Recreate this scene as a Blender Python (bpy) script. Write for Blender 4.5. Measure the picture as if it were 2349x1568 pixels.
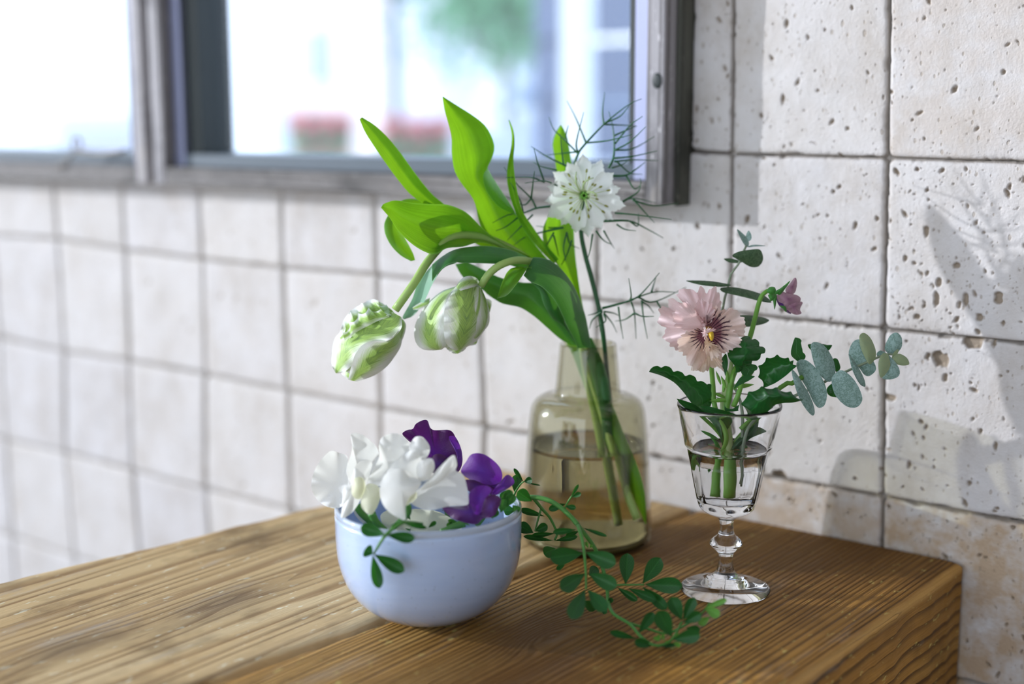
import bpy, math, random
import numpy as np
from mathutils import Vector, Matrix, Quaternion

scene = bpy.context.scene
for o in list(bpy.data.objects):
    bpy.data.objects.remove(o)

# ------------------------------------------------------------------ camera
W, H, FPX = 2349.0, 1568.0, 3302.8
ZO = 0.9487                                   # tile datum above the floor
TABLE = ZO - 0.2287                           # table top, 0.72 m
CAM = np.array([0.33363, -0.78474, 0.04128 + ZO])
CR = np.array([0.79168719, 0.61092003, -0.00284903])
CU = np.array([-0.10525248, 0.14098674, 0.98440066])
CD = np.array([-0.60179175, 0.77903752, -0.17591825])
cam_data = bpy.data.cameras.new('camera')
cam = bpy.data.objects.new('camera', cam_data)
scene.collection.objects.link(cam)
cam.matrix_world = Matrix(((CR[0], CU[0], -CD[0], CAM[0]), (CR[1], CU[1], -CD[1], CAM[1]),
                           (CR[2], CU[2], -CD[2], CAM[2]), (0, 0, 0, 1)))
cam_data.sensor_width = 36.0
cam_data.lens = 36.0 * FPX / W
cam_data.clip_start = 0.02
cam_data.dof.use_dof = True
cam_data.dof.focus_distance = 0.762
cam_data.dof.aperture_fstop = 3.1
scene.camera = cam

# ------------------------------------------------------------------ sky, sun, exposure
world = bpy.data.worlds.new('sky')
scene.world = world
world.use_nodes = True
wn = world.node_tree
wn.nodes.clear()
wo = wn.nodes.new('ShaderNodeOutputWorld')
wb = wn.nodes.new('ShaderNodeBackground')
wr = wn.nodes.new('ShaderNodeValToRGB')
wt = wn.nodes.new('ShaderNodeTexCoord')
wsx = wn.nodes.new('ShaderNodeSeparateXYZ')
wr.color_ramp.elements[0].position = 0.0
wr.color_ramp.elements[0].color = (0.86, 0.92, 1.0, 1)
wr.color_ramp.elements[1].position = 0.8
wr.color_ramp.elements[1].color = (0.50, 0.68, 1.0, 1)
wn.links.new(wt.outputs['Generated'], wsx.inputs[0])
wn.links.new(wsx.outputs['Z'], wr.inputs[0])
wn.links.new(wr.outputs[0], wb.inputs[0])
wb.inputs[1].default_value = 2.5
wn.links.new(wb.outputs[0], wo.inputs[0])

sun_data = bpy.data.lights.new('sun', 'SUN')
sun = bpy.data.objects.new('sun', sun_data)
scene.collection.objects.link(sun)
sun.rotation_euler = Vector((1.95, 1.0, -0.46)).to_track_quat('-Z', 'Y').to_euler()
sun.location = (-3, -2, 3)
sun_data.energy = 3.2
sun_data.angle = math.radians(0.53)
sun_data.color = (0.92, 0.95, 1.0)

scene.view_settings.view_transform = 'Standard'
scene.view_settings.look = 'None'
scene.view_settings.gamma = 1.0
scene.view_settings.use_curve_mapping = False
scene.view_settings.exposure = 0.12
scene.cycles.transparent_max_bounces = 16
scene.cycles.max_bounces = 8
scene.cycles.diffuse_bounces = 2
scene.cycles.glossy_bounces = 3
scene.cycles.transmission_bounces = 8
scene.cycles.caustics_reflective = False
scene.cycles.adaptive_threshold = 0.05

# ------------------------------------------------------------------ helpers
COL = scene.collection
rng = random.Random(7)

def at(x, y, D):
    """A point of the place: the photograph's pixel at a distance D in front of the lens plane."""
    return CAM + (CD + CR * ((x - W / 2) / FPX) - CU * ((y - H / 2) / FPX)) * D

def at_table(x, y, h=0.0):
    v = CD + CR * ((x - W / 2) / FPX) - CU * ((y - H / 2) / FPX)
    return CAM + v * ((TABLE + h - CAM[2]) / v[2])

def at_wall(x, y, Y=0.0):
    v = CD + CR * ((x - W / 2) / FPX) - CU * ((y - H / 2) / FPX)
    return CAM + v * ((Y - CAM[1]) / v[1])

def at_above(x, y, D, h=0.0012):
    p = at(x, y, D)
    return at_table(x, y, h) if p[2] < TABLE + h else p

def tag(o, label=None, cat=None, group=None, kind=None):
    if label: o['label'] = label
    if cat: o['category'] = cat
    if group: o['group'] = group
    if kind: o['kind'] = kind
    return o

def empty(name, loc, parent=None):
    o = bpy.data.objects.new(name, None)
    o.empty_display_size = 0.01
    COL.objects.link(o)
    o.location = loc
    if parent: 
        o.parent = parent
        o.matrix_parent_inverse = Matrix.Translation(-Vector(root_loc(parent)))
    return o

def root_loc(o):
    v = Vector((0, 0, 0))
    while o is not None:
        v += Vector(o.location)
        if o.parent is not None:
            v += o.matrix_parent_inverse.translation
        o = o.parent
    return v

def mesh(name, verts, faces, mat, parent=None, smooth=True, uvs=None, attrs=None):
    me = bpy.data.meshes.new(name)
    me.from_pydata([tuple(map(float, v)) for v in verts], [], [tuple(int(i) for i in f) for f in faces])
    if uvs is not None:
        ul = me.uv_layers.new(name='UVMap')
        li = np.zeros(len(me.loops), dtype=np.int32)
        me.loops.foreach_get('vertex_index', li)
        ul.data.foreach_set('uv', np.asarray(uvs, dtype=np.float32)[li].ravel())
    if attrs:
        for k, a in attrs.items():
            at_ = me.attributes.new(k, 'FLOAT', 'POINT')
            at_.data.foreach_set('value', np.asarray(a, dtype=np.float32))
    if smooth:
        me.polygons.foreach_set('use_smooth', [True] * len(me.polygons))
    me.update()
    me.materials.append(mat)
    return link(name, me, parent)

def link(name, me, parent=None):
    o = bpy.data.objects.new(name, me)
    COL.objects.link(o)
    if parent is not None:
        o.parent = parent
        o.matrix_parent_inverse = Matrix.Translation(-root_loc(parent))
    return o

def box(name, lo, hi, mat, parent=None, bevel=0.0):
    x0, y0, z0 = lo; x1, y1, z1 = hi
    v = [(x0, y0, z0), (x1, y0, z0), (x1, y1, z0), (x0, y1, z0), (x0, y0, z1), (x1, y0, z1), (x1, y1, z1), (x0, y1, z1)]
    f = [(0, 3, 2, 1), (4, 5, 6, 7), (0, 1, 5, 4), (1, 2, 6, 5), (2, 3, 7, 6), (3, 0, 4, 7)]
    o = mesh(name, v, f, mat, parent, smooth=False)
    if bevel:
        m = o.modifiers.new('bevel', 'BEVEL'); m.width = bevel; m.segments = 2
    return o

def join_boxes(name, boxes, mat, parent=None):
    V, F = [], []
    for lo, hi in boxes:
        x0, y0, z0 = lo; x1, y1, z1 = hi; b = len(V)
        V += [(x0, y0, z0), (x1, y0, z0), (x1, y1, z0), (x0, y1, z0), (x0, y0, z1), (x1, y0, z1), (x1, y1, z1), (x0, y1, z1)]
        F += [tuple(i + b for i in f) for f in [(0, 3, 2, 1), (4, 5, 6, 7), (0, 1, 5, 4), (1, 2, 6, 5), (2, 3, 7, 6), (3, 0, 4, 7)]]
    return mesh(name, V, F, mat, parent, smooth=False)

def catmull(P, n, closed=False):
    P = np.asarray(P, float)
    if closed:
        Q = np.vstack([P[-1], P, P[0], P[1]])
        segs = len(P)
    else:
        Q = np.vstack([2 * P[0] - P[1], P, 2 * P[-1] - P[-2]])
        segs = len(P) - 1
    L = np.array([np.linalg.norm((Q[i + 2] - Q[i + 1])[:2]) for i in range(segs)]) + 1e-9
    if not closed and np.asarray(P).shape[1] == 3 and np.abs(P).max() < 5:
        L = np.array([np.linalg.norm(Q[i + 2] - Q[i + 1]) for i in range(segs)]) + 1e-9
    cum = np.concatenate([[0], np.cumsum(L)])
    ts = np.linspace(0, cum[-1], n + 1)[:-1] if closed else np.linspace(0, cum[-1], n)
    out = []
    for t in ts:
        i = min(int(np.searchsorted(cum, t, side='right') - 1), segs - 1)
        u = (t - cum[i]) / L[i]
        a, b, c, d = Q[i], Q[i + 1], Q[i + 2], Q[i + 3]
        out.append(0.5 * (2 * b + (c - a) * u + (2 * a - 5 * b + 4 * c - d) * u * u + (3 * b - a - 3 * c + d) * u ** 3))
    return np.array(out)

def tube_data(P, R, seg=8, cap=True, base=0):
    P = np.asarray(P, float); n = len(P)
    R = np.full(n, R) if np.isscalar(R) else np.asarray(R, float)
    T = np.gradient(P, axis=0); T /= np.linalg.norm(T, axis=1)[:, None] + 1e-12
    a = np.array([0, 0, 1.0]) if abs(T[0][2]) < .9 else np.array([1.0, 0, 0])
    N = np.cross(T[0], a); N /= np.linalg.norm(N)
    V, F = [], []
    for i in range(n):
        N = N - T[i] * (N @ T[i]); N /= np.linalg.norm(N) + 1e-12
        B = np.cross(T[i], N)
        for k in range(seg):
            th = 2 * math.pi * k / seg
            V.append(P[i] + R[i] * (N * math.cos(th) + B * math.sin(th)))
    for i in range(n - 1):
        for k in range(seg):
            k2 = (k + 1) % seg
            F.append((base + i * seg + k, base + i * seg + k2, base + (i + 1) * seg + k2, base + (i + 1) * seg + k))
    if cap:
        F.append(tuple(base + k for k in reversed(range(seg))))
        F.append(tuple(base + (n - 1) * seg + k for k in range(seg)))
    return V, F

def tube(name, P, R, mat, parent=None, seg=8, n=None):
    P = np.asarray(P, float)
    if n:
        k = len(P)
        Pn = catmull(P, n)
        if not np.isscalar(R):
            R = np.interp(np.linspace(0, 1, n), np.linspace(0, 1, k), R)
        P = Pn
    V, F = tube_data(P, R, seg)
    return mesh(name, V, F, mat, parent)

def tubes(name, lines, mat, parent=None, seg=5):
    V, F = [], []
    for P, R in lines:
        v, f = tube_data(P, R, seg, base=len(V))
        V += list(v); F += f
    return mesh(name, V, F, mat, parent)

def lathe(name, prof, center, mat, parent=None, seg=96, facet=None, close=False):
    """prof: (radius, height); facet(h) in 0..1 flattens the ring towards a 12-gon."""
    V, F, idx = [], [], []
    for r, h in prof:
        if r < 1e-6:
            idx.append([len(V)]); V.append((center[0], center[1], center[2] + h)); continue
        row = []
        for k in range(seg):
            th = 2 * math.pi * k / seg
            rr = r
            if facet:
                n, a = facet(r, h)
                if a > 0:
                    ph = (th % (2 * math.pi / n)) - math.pi / n
                    rr = r * (1 - a * (0.012 + 0.050 * math.cos(ph * n / 2) ** 1.2))
            row.append(len(V)); V.append((center[0] + rr * math.cos(th), center[1] + rr * math.sin(th), center[2] + h))
        idx.append(row)
    pairs = list(zip(idx[:-1], idx[1:]))
    if close: pairs.append((idx[-1], idx[0]))
    for a, b in pairs:
        for k in range(seg):
            k2 = (k + 1) % seg
            if len(a) == 1 and len(b) == 1: continue
            if len(a) == 1: F.append((a[0], b[k2], b[k]))
            elif len(b) == 1: F.append((a[k], a[k2], b[0]))
            else: F.append((a[k], a[k2], b[k2], b[k]))
    return mesh(name, V, F, mat, parent)

def smooth_prof(P, n):
    return [tuple(p) for p in catmull([(a, b) for a, b in P], n)]

ZOOMS = {'px': (0, 0, 1.0), 'bowl': (680, 920, 580 / 1684), 'head': (740, 540, 500 / 2178), 'leaf': (780, 200, 600 / 1568),
         'nig': (1130, 200, 470 / 1271), 'vase': (1150, 740, 410 / 1148), 'pan': (1460, 500, 660 / 2250),
         'gob': (1480, 780, 420 / 1029), 'vine': (1130, 1050, 570 / 1902)}

def zp(P, z):
    ox, oy, s = ZOOMS[z]
    out = []
    for p in P:
        q = [ox + p[0] * s, oy + p[1] * s]
        q.append(p[2] if len(p) > 2 else 0.0)
        out.append(q)
    return np.array(out, float)

def strip(name, A, B, D, mat, parent, z='px', bulge=0.0, fold=0.0, n=26, m=9, wave=0.0, wk=3.0, clamp=False, roll=0.0):
    """A leaf or petal as a curved sheet between its two margins; third value of a point = extra depth in metres."""
    a = catmull(zp(A, z), n); b = catmull(zp(B, z), n)
    V, F, UV = [], [], []
    ph = rng.random() * 6
    for i in range(n):
        t = i / (n - 1)
        env = math.sin(math.pi * min(max(t, 0.02), 0.98)) ** 0.6
        for j in range(m):
            v = j / (m - 1)
            x, y, dd = a[i] * (1 - v) + b[i] * v
            s = 2 * v - 1
            dep = D + dd - bulge * (1 - s * s) * env - fold * (1 - abs(s)) * env + roll * s * abs(s) * env
            dep += wave * math.sin(t * wk * 2 * math.pi + ph + s) * s * s
            V.append((at_above if clamp else at)(x, y, dep)); UV.append((v, t))
    for i in range(n - 1):
        for j in range(m - 1):
            k = i * m + j
            F.append((k, k + 1, k + m + 1, k + m))
    return mesh(name, V, F, mat, parent, uvs=UV)

def patch(name, outline, D, mat, parent, z='px', slope=(0, 0), bulge=0.0, ruffle=0.0, rk=7, center=None, n=72, rings=12, edge=0.0, clamp=False, power=2.0, frill=0.0):
    """A rounded petal or leaf blade spread from a centre to its outline, cupped and ruffled."""
    o = catmull(zp(outline, z), n, closed=True)
    c = zp([center], z)[0] if center is not None else o.mean(axis=0)
    if frill:
        ths = np.linspace(0, 2 * math.pi, n, endpoint=False)
        fr = sum(rng.uniform(.4, 1) * np.sin(k_ * ths + rng.random() * 6.28) for k_ in (9, 14, 19, 25)) * frill / 2
        dv = o[:, :2] - c[:2]
        o[:, :2] += dv / (np.linalg.norm(dv, axis=1)[:, None] + 1e-9) * fr[:, None]
    size = np.abs(o[:, :2] - c[:2]).max()
    V, F, UV = [], [], []
    ph = rng.random() * 6; ph2 = rng.random() * 6
    waves = [(2, .55, 1.6), (3, .5, 2.0), (max(4, int(rk * .55)), .55, 3.0), (rk, .55, 4.2), (int(rk * 1.6), .35, 6.0)]
    waves = [(k_, a_ * rng.uniform(.6, 1.2), e_, rng.random() * 6.28, rng.uniform(-1, 1)) for k_, a_, e_ in waves]
    def dep(x, y, dd, s, th):
        rf = sum(a_ * math.sin(k_ * th + p0 + 1.6 * tw * s) * s ** e_ for k_, a_, e_, p0, tw in waves)
        return (D + dd + slope[0] * (x - c[0]) / 100 + slope[1] * (y - c[1]) / 100 - bulge * (1 - s ** power)
                + ruffle * rf + edge * s ** 4)
    put = at_above if clamp else at
    V.append(put(c[0], c[1], dep(c[0], c[1], c[2], 0, 0))); UV.append((.5, .5))
    for ri in range(1, rings + 1):
        s = ri / rings
        for k in range(n):
            q = c + (o[k] - c) * s
            th = 2 * math.pi * k / n
            V.append(put(q[0], q[1], dep(q[0], q[1], q[2], s, th)))
            UV.append((.5 + .5 * (q[0] - c[0]) / size, .5 - .5 * (q[1] - c[1]) / size))
    for k in range(n):
        F.append((0, 1 + k, 1 + (k + 1) % n))
    for ri in range(rings - 1):
        for k in range(n):
            k2 = (k + 1) % n
            F.append((1 + ri * n + k, 1 + (ri + 1) * n + k, 1 + (ri + 1) * n + k2, 1 + ri * n + k2))
    sd = []
    sd.append(0.0)
    for ri in range(1, rings + 1): sd += [ri / rings] * n
    return mesh(name, V, F, mat, parent, uvs=UV, attrs={'rim': sd})

def pline(P, z, D):
    return np.array([at(q[0], q[1], D + q[2]) for q in zp(P, z)])

# ------------------------------------------------------------------ materials
def nodes(name):
    m = bpy.data.materials.new(name)
    m.use_nodes = True
    nt = m.node_tree
    nt.nodes.clear()
    out = nt.nodes.new('ShaderNodeOutputMaterial')
    return m, nt, out

class G:
    """Small node-graph writer."""
    def __init__(s, nt): s.nt = nt
    def n(s, t, **kw):
        x = s.nt.nodes.new(t)
        for k, v in kw.items(): setattr(x, k, v)
        return x
    def l(s, a, b): s.nt.links.new(a, b)
    def val(s, sock, v):
        if hasattr(v, 'is_linked') or isinstance(v, bpy.types.NodeSocket): s.l(v, sock)
        else: sock.default_value = v
    def math(s, op, a, b=0.0, c=None, clamp=False):
        x = s.n('ShaderNodeMath', operation=op, use_clamp=clamp)
        s.val(x.inputs[0], a); s.val(x.inputs[1], b)
        if c is not None: s.val(x.inputs[2], c)
        return x.outputs[0]
    def mix(s, f, a, b, mode='MIX'):
        x = s.n('ShaderNodeMix', data_type='RGBA', blend_type=mode)
        s.val(x.inputs[0], f)
        s.val(x.inputs[6], a if not isinstance(a, tuple) else (*a, 1)[:4])
        s.val(x.inputs[7], b if not isinstance(b, tuple) else (*b, 1)[:4])
        return x.outputs[2]
    def ramp(s, f, stops, interp='LINEAR'):
        x = s.n('ShaderNodeValToRGB')
        x.color_ramp.interpolation = interp
        e = x.color_ramp.elements
        while len(e) > 1: e.remove(e[-1])
        for i, (p, c) in enumerate(stops):
            el = e[0] if i == 0 else e.new(p)
            el.position = p
            el.color = (*c, 1)[:4] if isinstance(c, tuple) else (c, c, c, 1)
        s.l(f, x.inputs[0])
        return x.outputs[0]
    def noise(s, vec, scale, detail=4.0, rough=0.55, dist=0.0):
        x = s.n('ShaderNodeTexNoise')
        s.l(vec, x.inputs['Vector'])
        x.inputs['Scale'].default_value = scale; x.inputs['Detail'].default_value = detail
        x.inputs['Roughness'].default_value = rough; x.inputs['Distortion'].default_value = dist
        return x.outputs['Fac']
    def mapping(s, vec, scale=(1, 1, 1), loc=(0, 0, 0), rot=(0, 0, 0)):
        x = s.n('ShaderNodeMapping')
        s.l(vec, x.inputs[0])
        x.inputs['Scale'].default_value = scale; x.inputs['Location'].default_value = loc; x.inputs['Rotation'].default_value = rot
        return x.outputs[0]
    def bump(s, h, strength, dist=0.001):
        x = s.n('ShaderNodeBump')
        s.l(h, x.inputs['Height']); x.inputs['Strength'].default_value = strength; x.inputs['Distance'].default_value = dist
        return x.outputs[0]

def principled(g, color, rough=0.5, **kw):
    p = g.n('ShaderNodeBsdfPrincipled')
    g.val(p.inputs['Base Color'], color if not isinstance(color, tuple) else (*color, 1)[:4])
    g.val(p.inputs['Roughness'], rough)
    for k, v in kw.items():
        g.val(p.inputs[k.replace('_', ' ')], v)
    return p

def plain(name, color, rough=0.6, noise=0.0, nscale=30, bump=0.0, **kw):
    m, nt, out = nodes(name); g = G(nt)
    tc = g.n('ShaderNodeTexCoord').outputs['Object']
    nz = g.noise(tc, nscale, 3)
    dark = tuple(c * (1 - noise) for c in color)
    col = g.mix(nz, dark, tuple(min(1, c * (1 + noise)) for c in color))
    p = principled(g, col, rough, **kw)
    if bump: g.l(g.bump(nz, bump), p.inputs['Normal'])
    g.l(p.outputs[0], out.inputs[0])
    return m

def leafy(name, dark, light, trans, tfac=0.4, rough=0.38, veins='parallel', sheen=0.25, vscale=14, vamt=0.25):
    """Leaf blade: glossy skin over a tissue that lets light through."""
    m, nt, out = nodes(name); g = G(nt)
    uv = g.n('ShaderNodeTexCoord').outputs['UV']
    ob = g.n('ShaderNodeTexCoord').outputs['Object']
    nz = g.noise(ob, 90, 4)
    if veins == 'parallel':
        v = g.noise(g.mapping(uv, (vscale * 2.2, .7, 1)), 2.0, 4, 0.65)
        v = g.math('MULTIPLY', g.math('SUBTRACT', v, 0.28), 1.5, clamp=True)
        sx = g.n('ShaderNodeSeparateXYZ'); g.l(uv, sx.inputs[0])
        rim_ = g.math('MULTIPLY', g.math('SUBTRACT', g.math('ABSOLUTE', g.math('SUBTRACT', sx.outputs[0], 0.5)), 0.455), 24.0, clamp=True)
    elif veins == 'mid':
        sx = g.n('ShaderNodeSeparateXYZ'); g.l(uv, sx.inputs[0])
        mid = g.math('ABSOLUTE', g.math('SUBTRACT', sx.outputs[0], 0.5))
        line = g.math('SUBTRACT', 1.0, g.math('MULTIPLY', mid, 26.0), clamp=True)
        side = g.math('SINE', g.math('MULTIPLY', g.math('SUBTRACT', sx.outputs[1], g.math('MULTIPLY', mid, 0.55)), 62.0))
        v = g.math('ADD', g.math('MULTIPLY', line, 0.9), g.math('MULTIPLY', g.math('MULTIPLY', side, 0.10), 1.0))
        v = g.math('ADD', v, 0.35, clamp=True)
    else:
        v = g.noise(g.mapping(ob, (1, 1, 1)), 300, 5, 0.75)
        v = g.ramp(v, [(0.455, 0.0), (0.50, 1.0), (0.545, 0.0)])
    f = g.math('ADD', g.math('MULTIPLY', v, vamt * 2), g.math('MULTIPLY', g.math('SUBTRACT', nz, 0.5), 0.5), clamp=True)
    col = g.mix(f, dark, light)
    if veins == 'parallel': col = g.mix(g.math('MULTIPLY', rim_, 0.7 if vamt > .3 else 0.0), col, tuple(min(1, c * 1.3 + .16) for c in light))
    p = principled(g, col, rough, Specular_IOR_Level=0.4, Sheen_Weight=sheen * 0.25, Sheen_Roughness=0.4)
    g.l(g.bump(v, 0.25, 0.0005), p.inputs['Normal'])
    tr = g.n('ShaderNodeBsdfTranslucent')
    g.l(g.mix(f, tuple(c * 0.55 for c in trans), trans), tr.inputs[0])
    mx = g.n('ShaderNodeMixShader')
    mx.inputs[0].default_value = tfac
    g.l(p.outputs[0], mx.inputs[1]); g.l(tr.outputs[0], mx.inputs[2])
    g.l(mx.outputs[0], out.inputs[0])
    return m

def petal_shader(name, colfn, trans_gain=(1, 1, 1), tfac=0.38, rough=0.55, bump=0.15, bscale=(60, 3, 1), sheen=0.2):
    m, nt, out = nodes(name); g = G(nt)
    uv = g.n('ShaderNodeTexCoord').outputs['UV']
    ob = g.n('ShaderNodeTexCoord').outputs['Object']
    col = colfn(g, uv, ob)
    p = principled(g, col, rough, Sheen_Weight=sheen, Specular_IOR_Level=0.35)
    g.l(g.bump(g.noise(g.mapping(uv, bscale), 1.5, 3), bump, 0.0006), p.inputs['Normal'])
    tr = g.n('ShaderNodeBsdfTranslucent')
    g.l(g.mix(1.0, col, trans_gain, 'MULTIPLY'), tr.inputs[0])
    mx = g.n('ShaderNodeMixShader'); mx.inputs[0].default_value = tfac
    g.l(p.outputs[0], mx.inputs[1]); g.l(tr.outputs[0], mx.inputs[2])
    g.l(mx.outputs[0], out.inputs[0])
    return m

def thin_glass(name, tint, ior=1.45, rough=0.0, gain=1.0):
    m, nt, out = nodes(name); g = G(nt)
    t = g.n('ShaderNodeBsdfTransparent'); t.inputs[0].default_value = (*tint, 1)
    gl = g.n('ShaderNodeBsdfGlossy'); gl.inputs['Roughness'].default_value = rough
    fc = g.n('ShaderNodeLayerWeight'); fc.inputs[0].default_value = 0.5
    f0 = ((ior - 1) / (ior + 1)) ** 2
    fr = g.math('ADD', f0, g.math('MULTIPLY', g.math('POWER', fc.outputs['Facing'], 5.0), 1 - f0))
    mx = g.n('ShaderNodeMixShader')
    g.l(g.math('MULTIPLY', fr, gain, clamp=True), mx.inputs[0])
    g.l(t.outputs[0], mx.inputs[1]); g.l(gl.outputs[0], mx.inputs[2])
    g.l(mx.outputs[0], out.inputs[0])
    return m

def solid_glass(name, color, ior=1.5, rough=0.0):
    m, nt, out = nodes(name); g = G(nt)
    p = principled(g, color, rough, IOR=ior, Transmission_Weight=1.0)
    g.l(p.outputs[0], out.inputs[0])
    return m

def travertine():
    m, nt, out = nodes('travertine'); g = G(nt)
    ob = g.n('ShaderNodeTexCoord').outputs['Object']
    oi = g.n('ShaderNodeObjectInfo').outputs['Random']
    off = g.n('ShaderNodeCombineXYZ'); g.l(g.math('MULTIPLY', oi, 37.0), off.inputs[0]); g.l(g.math('MULTIPLY', oi, 11.0), off.inputs[2])
    va = g.n('ShaderNodeVectorMath', operation='ADD'); g.l(ob, va.inputs[0]); g.l(off.outputs[0], va.inputs[1])
    v = va.outputs[0]
    n1 = g.noise(g.mapping(v, (1, 1, 0.55)), 28, 4, 0.6)
    n2 = g.noise(v, 160, 3, 0.65)
    base = g.ramp(n1, [(0.28, (0.43, 0.39, 0.36)), (0.50, (0.55, 0.525, 0.52)), (0.72, (0.63, 0.615, 0.63))])
    base = g.mix(g.math('MULTIPLY', g.math('SUBTRACT', n2, 0.35), 0.9, clamp=True), base, (0.67, 0.655, 0.675))
    # tone differs from tile to tile
    base = g.mix(g.math('MULTIPLY', oi, 0.35), base, (0.68, 0.64, 0.59))
    st = g.n('ShaderNodeAttribute', attribute_type='OBJECT', attribute_name='stain').outputs['Fac']
    n3 = g.noise(v, 46, 3, 0.7)
    sm = g.math('MULTIPLY', g.ramp(n3, [(0.34, 0.0), (0.58, 1.0)]), st, clamp=True)
    base = g.mix(sm, base, (0.40, 0.26, 0.13))
    pit = g.n('ShaderNodeAttribute', attribute_name='pit').outputs['Fac']
    edge = g.n('ShaderNodeAttribute', attribute_name='edge').outputs['Fac']
    base = g.mix(g.math('MULTIPLY', edge, 0.75, clamp=True), base, (0.33, 0.29, 0.25))
    base = g.mix(g.math('MULTIPLY', pit, 0.9, clamp=True), base, (0.25, 0.19, 0.13))
    vo_ = g.n('ShaderNodeTexVoronoi'); g.l(g.mapping(v, (1, 1, 0.6)), vo_.inputs['Vector']); vo_.inputs['Scale'].default_value = 300
    hole = g.math('MULTIPLY', g.math('SUBTRACT', g.math('MULTIPLY', g.math('POWER', g.ramp(vo_.outputs['Color'], [(0, 0.0), (1, 1.0)]), 3.0), 0.42), vo_.outputs['Distance']), 9.0, clamp=True)
    base = g.mix(g.math('MULTIPLY', hole, 0.55), base, (0.30, 0.24, 0.18))
    p = principled(g, base, 0.62, Specular_IOR_Level=0.3)
    hh = g.math('ADD', g.math('MULTIPLY', hole, -1.6), g.math('MULTIPLY', n2, 0.6))
    hh = g.math('ADD', hh, g.noise(v, 520, 1, 0.7))
    g.l(g.bump(hh, 0.35, 0.0009), p.inputs['Normal'])
    g.l(p.outputs[0], out.inputs[0])
    return m

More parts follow.
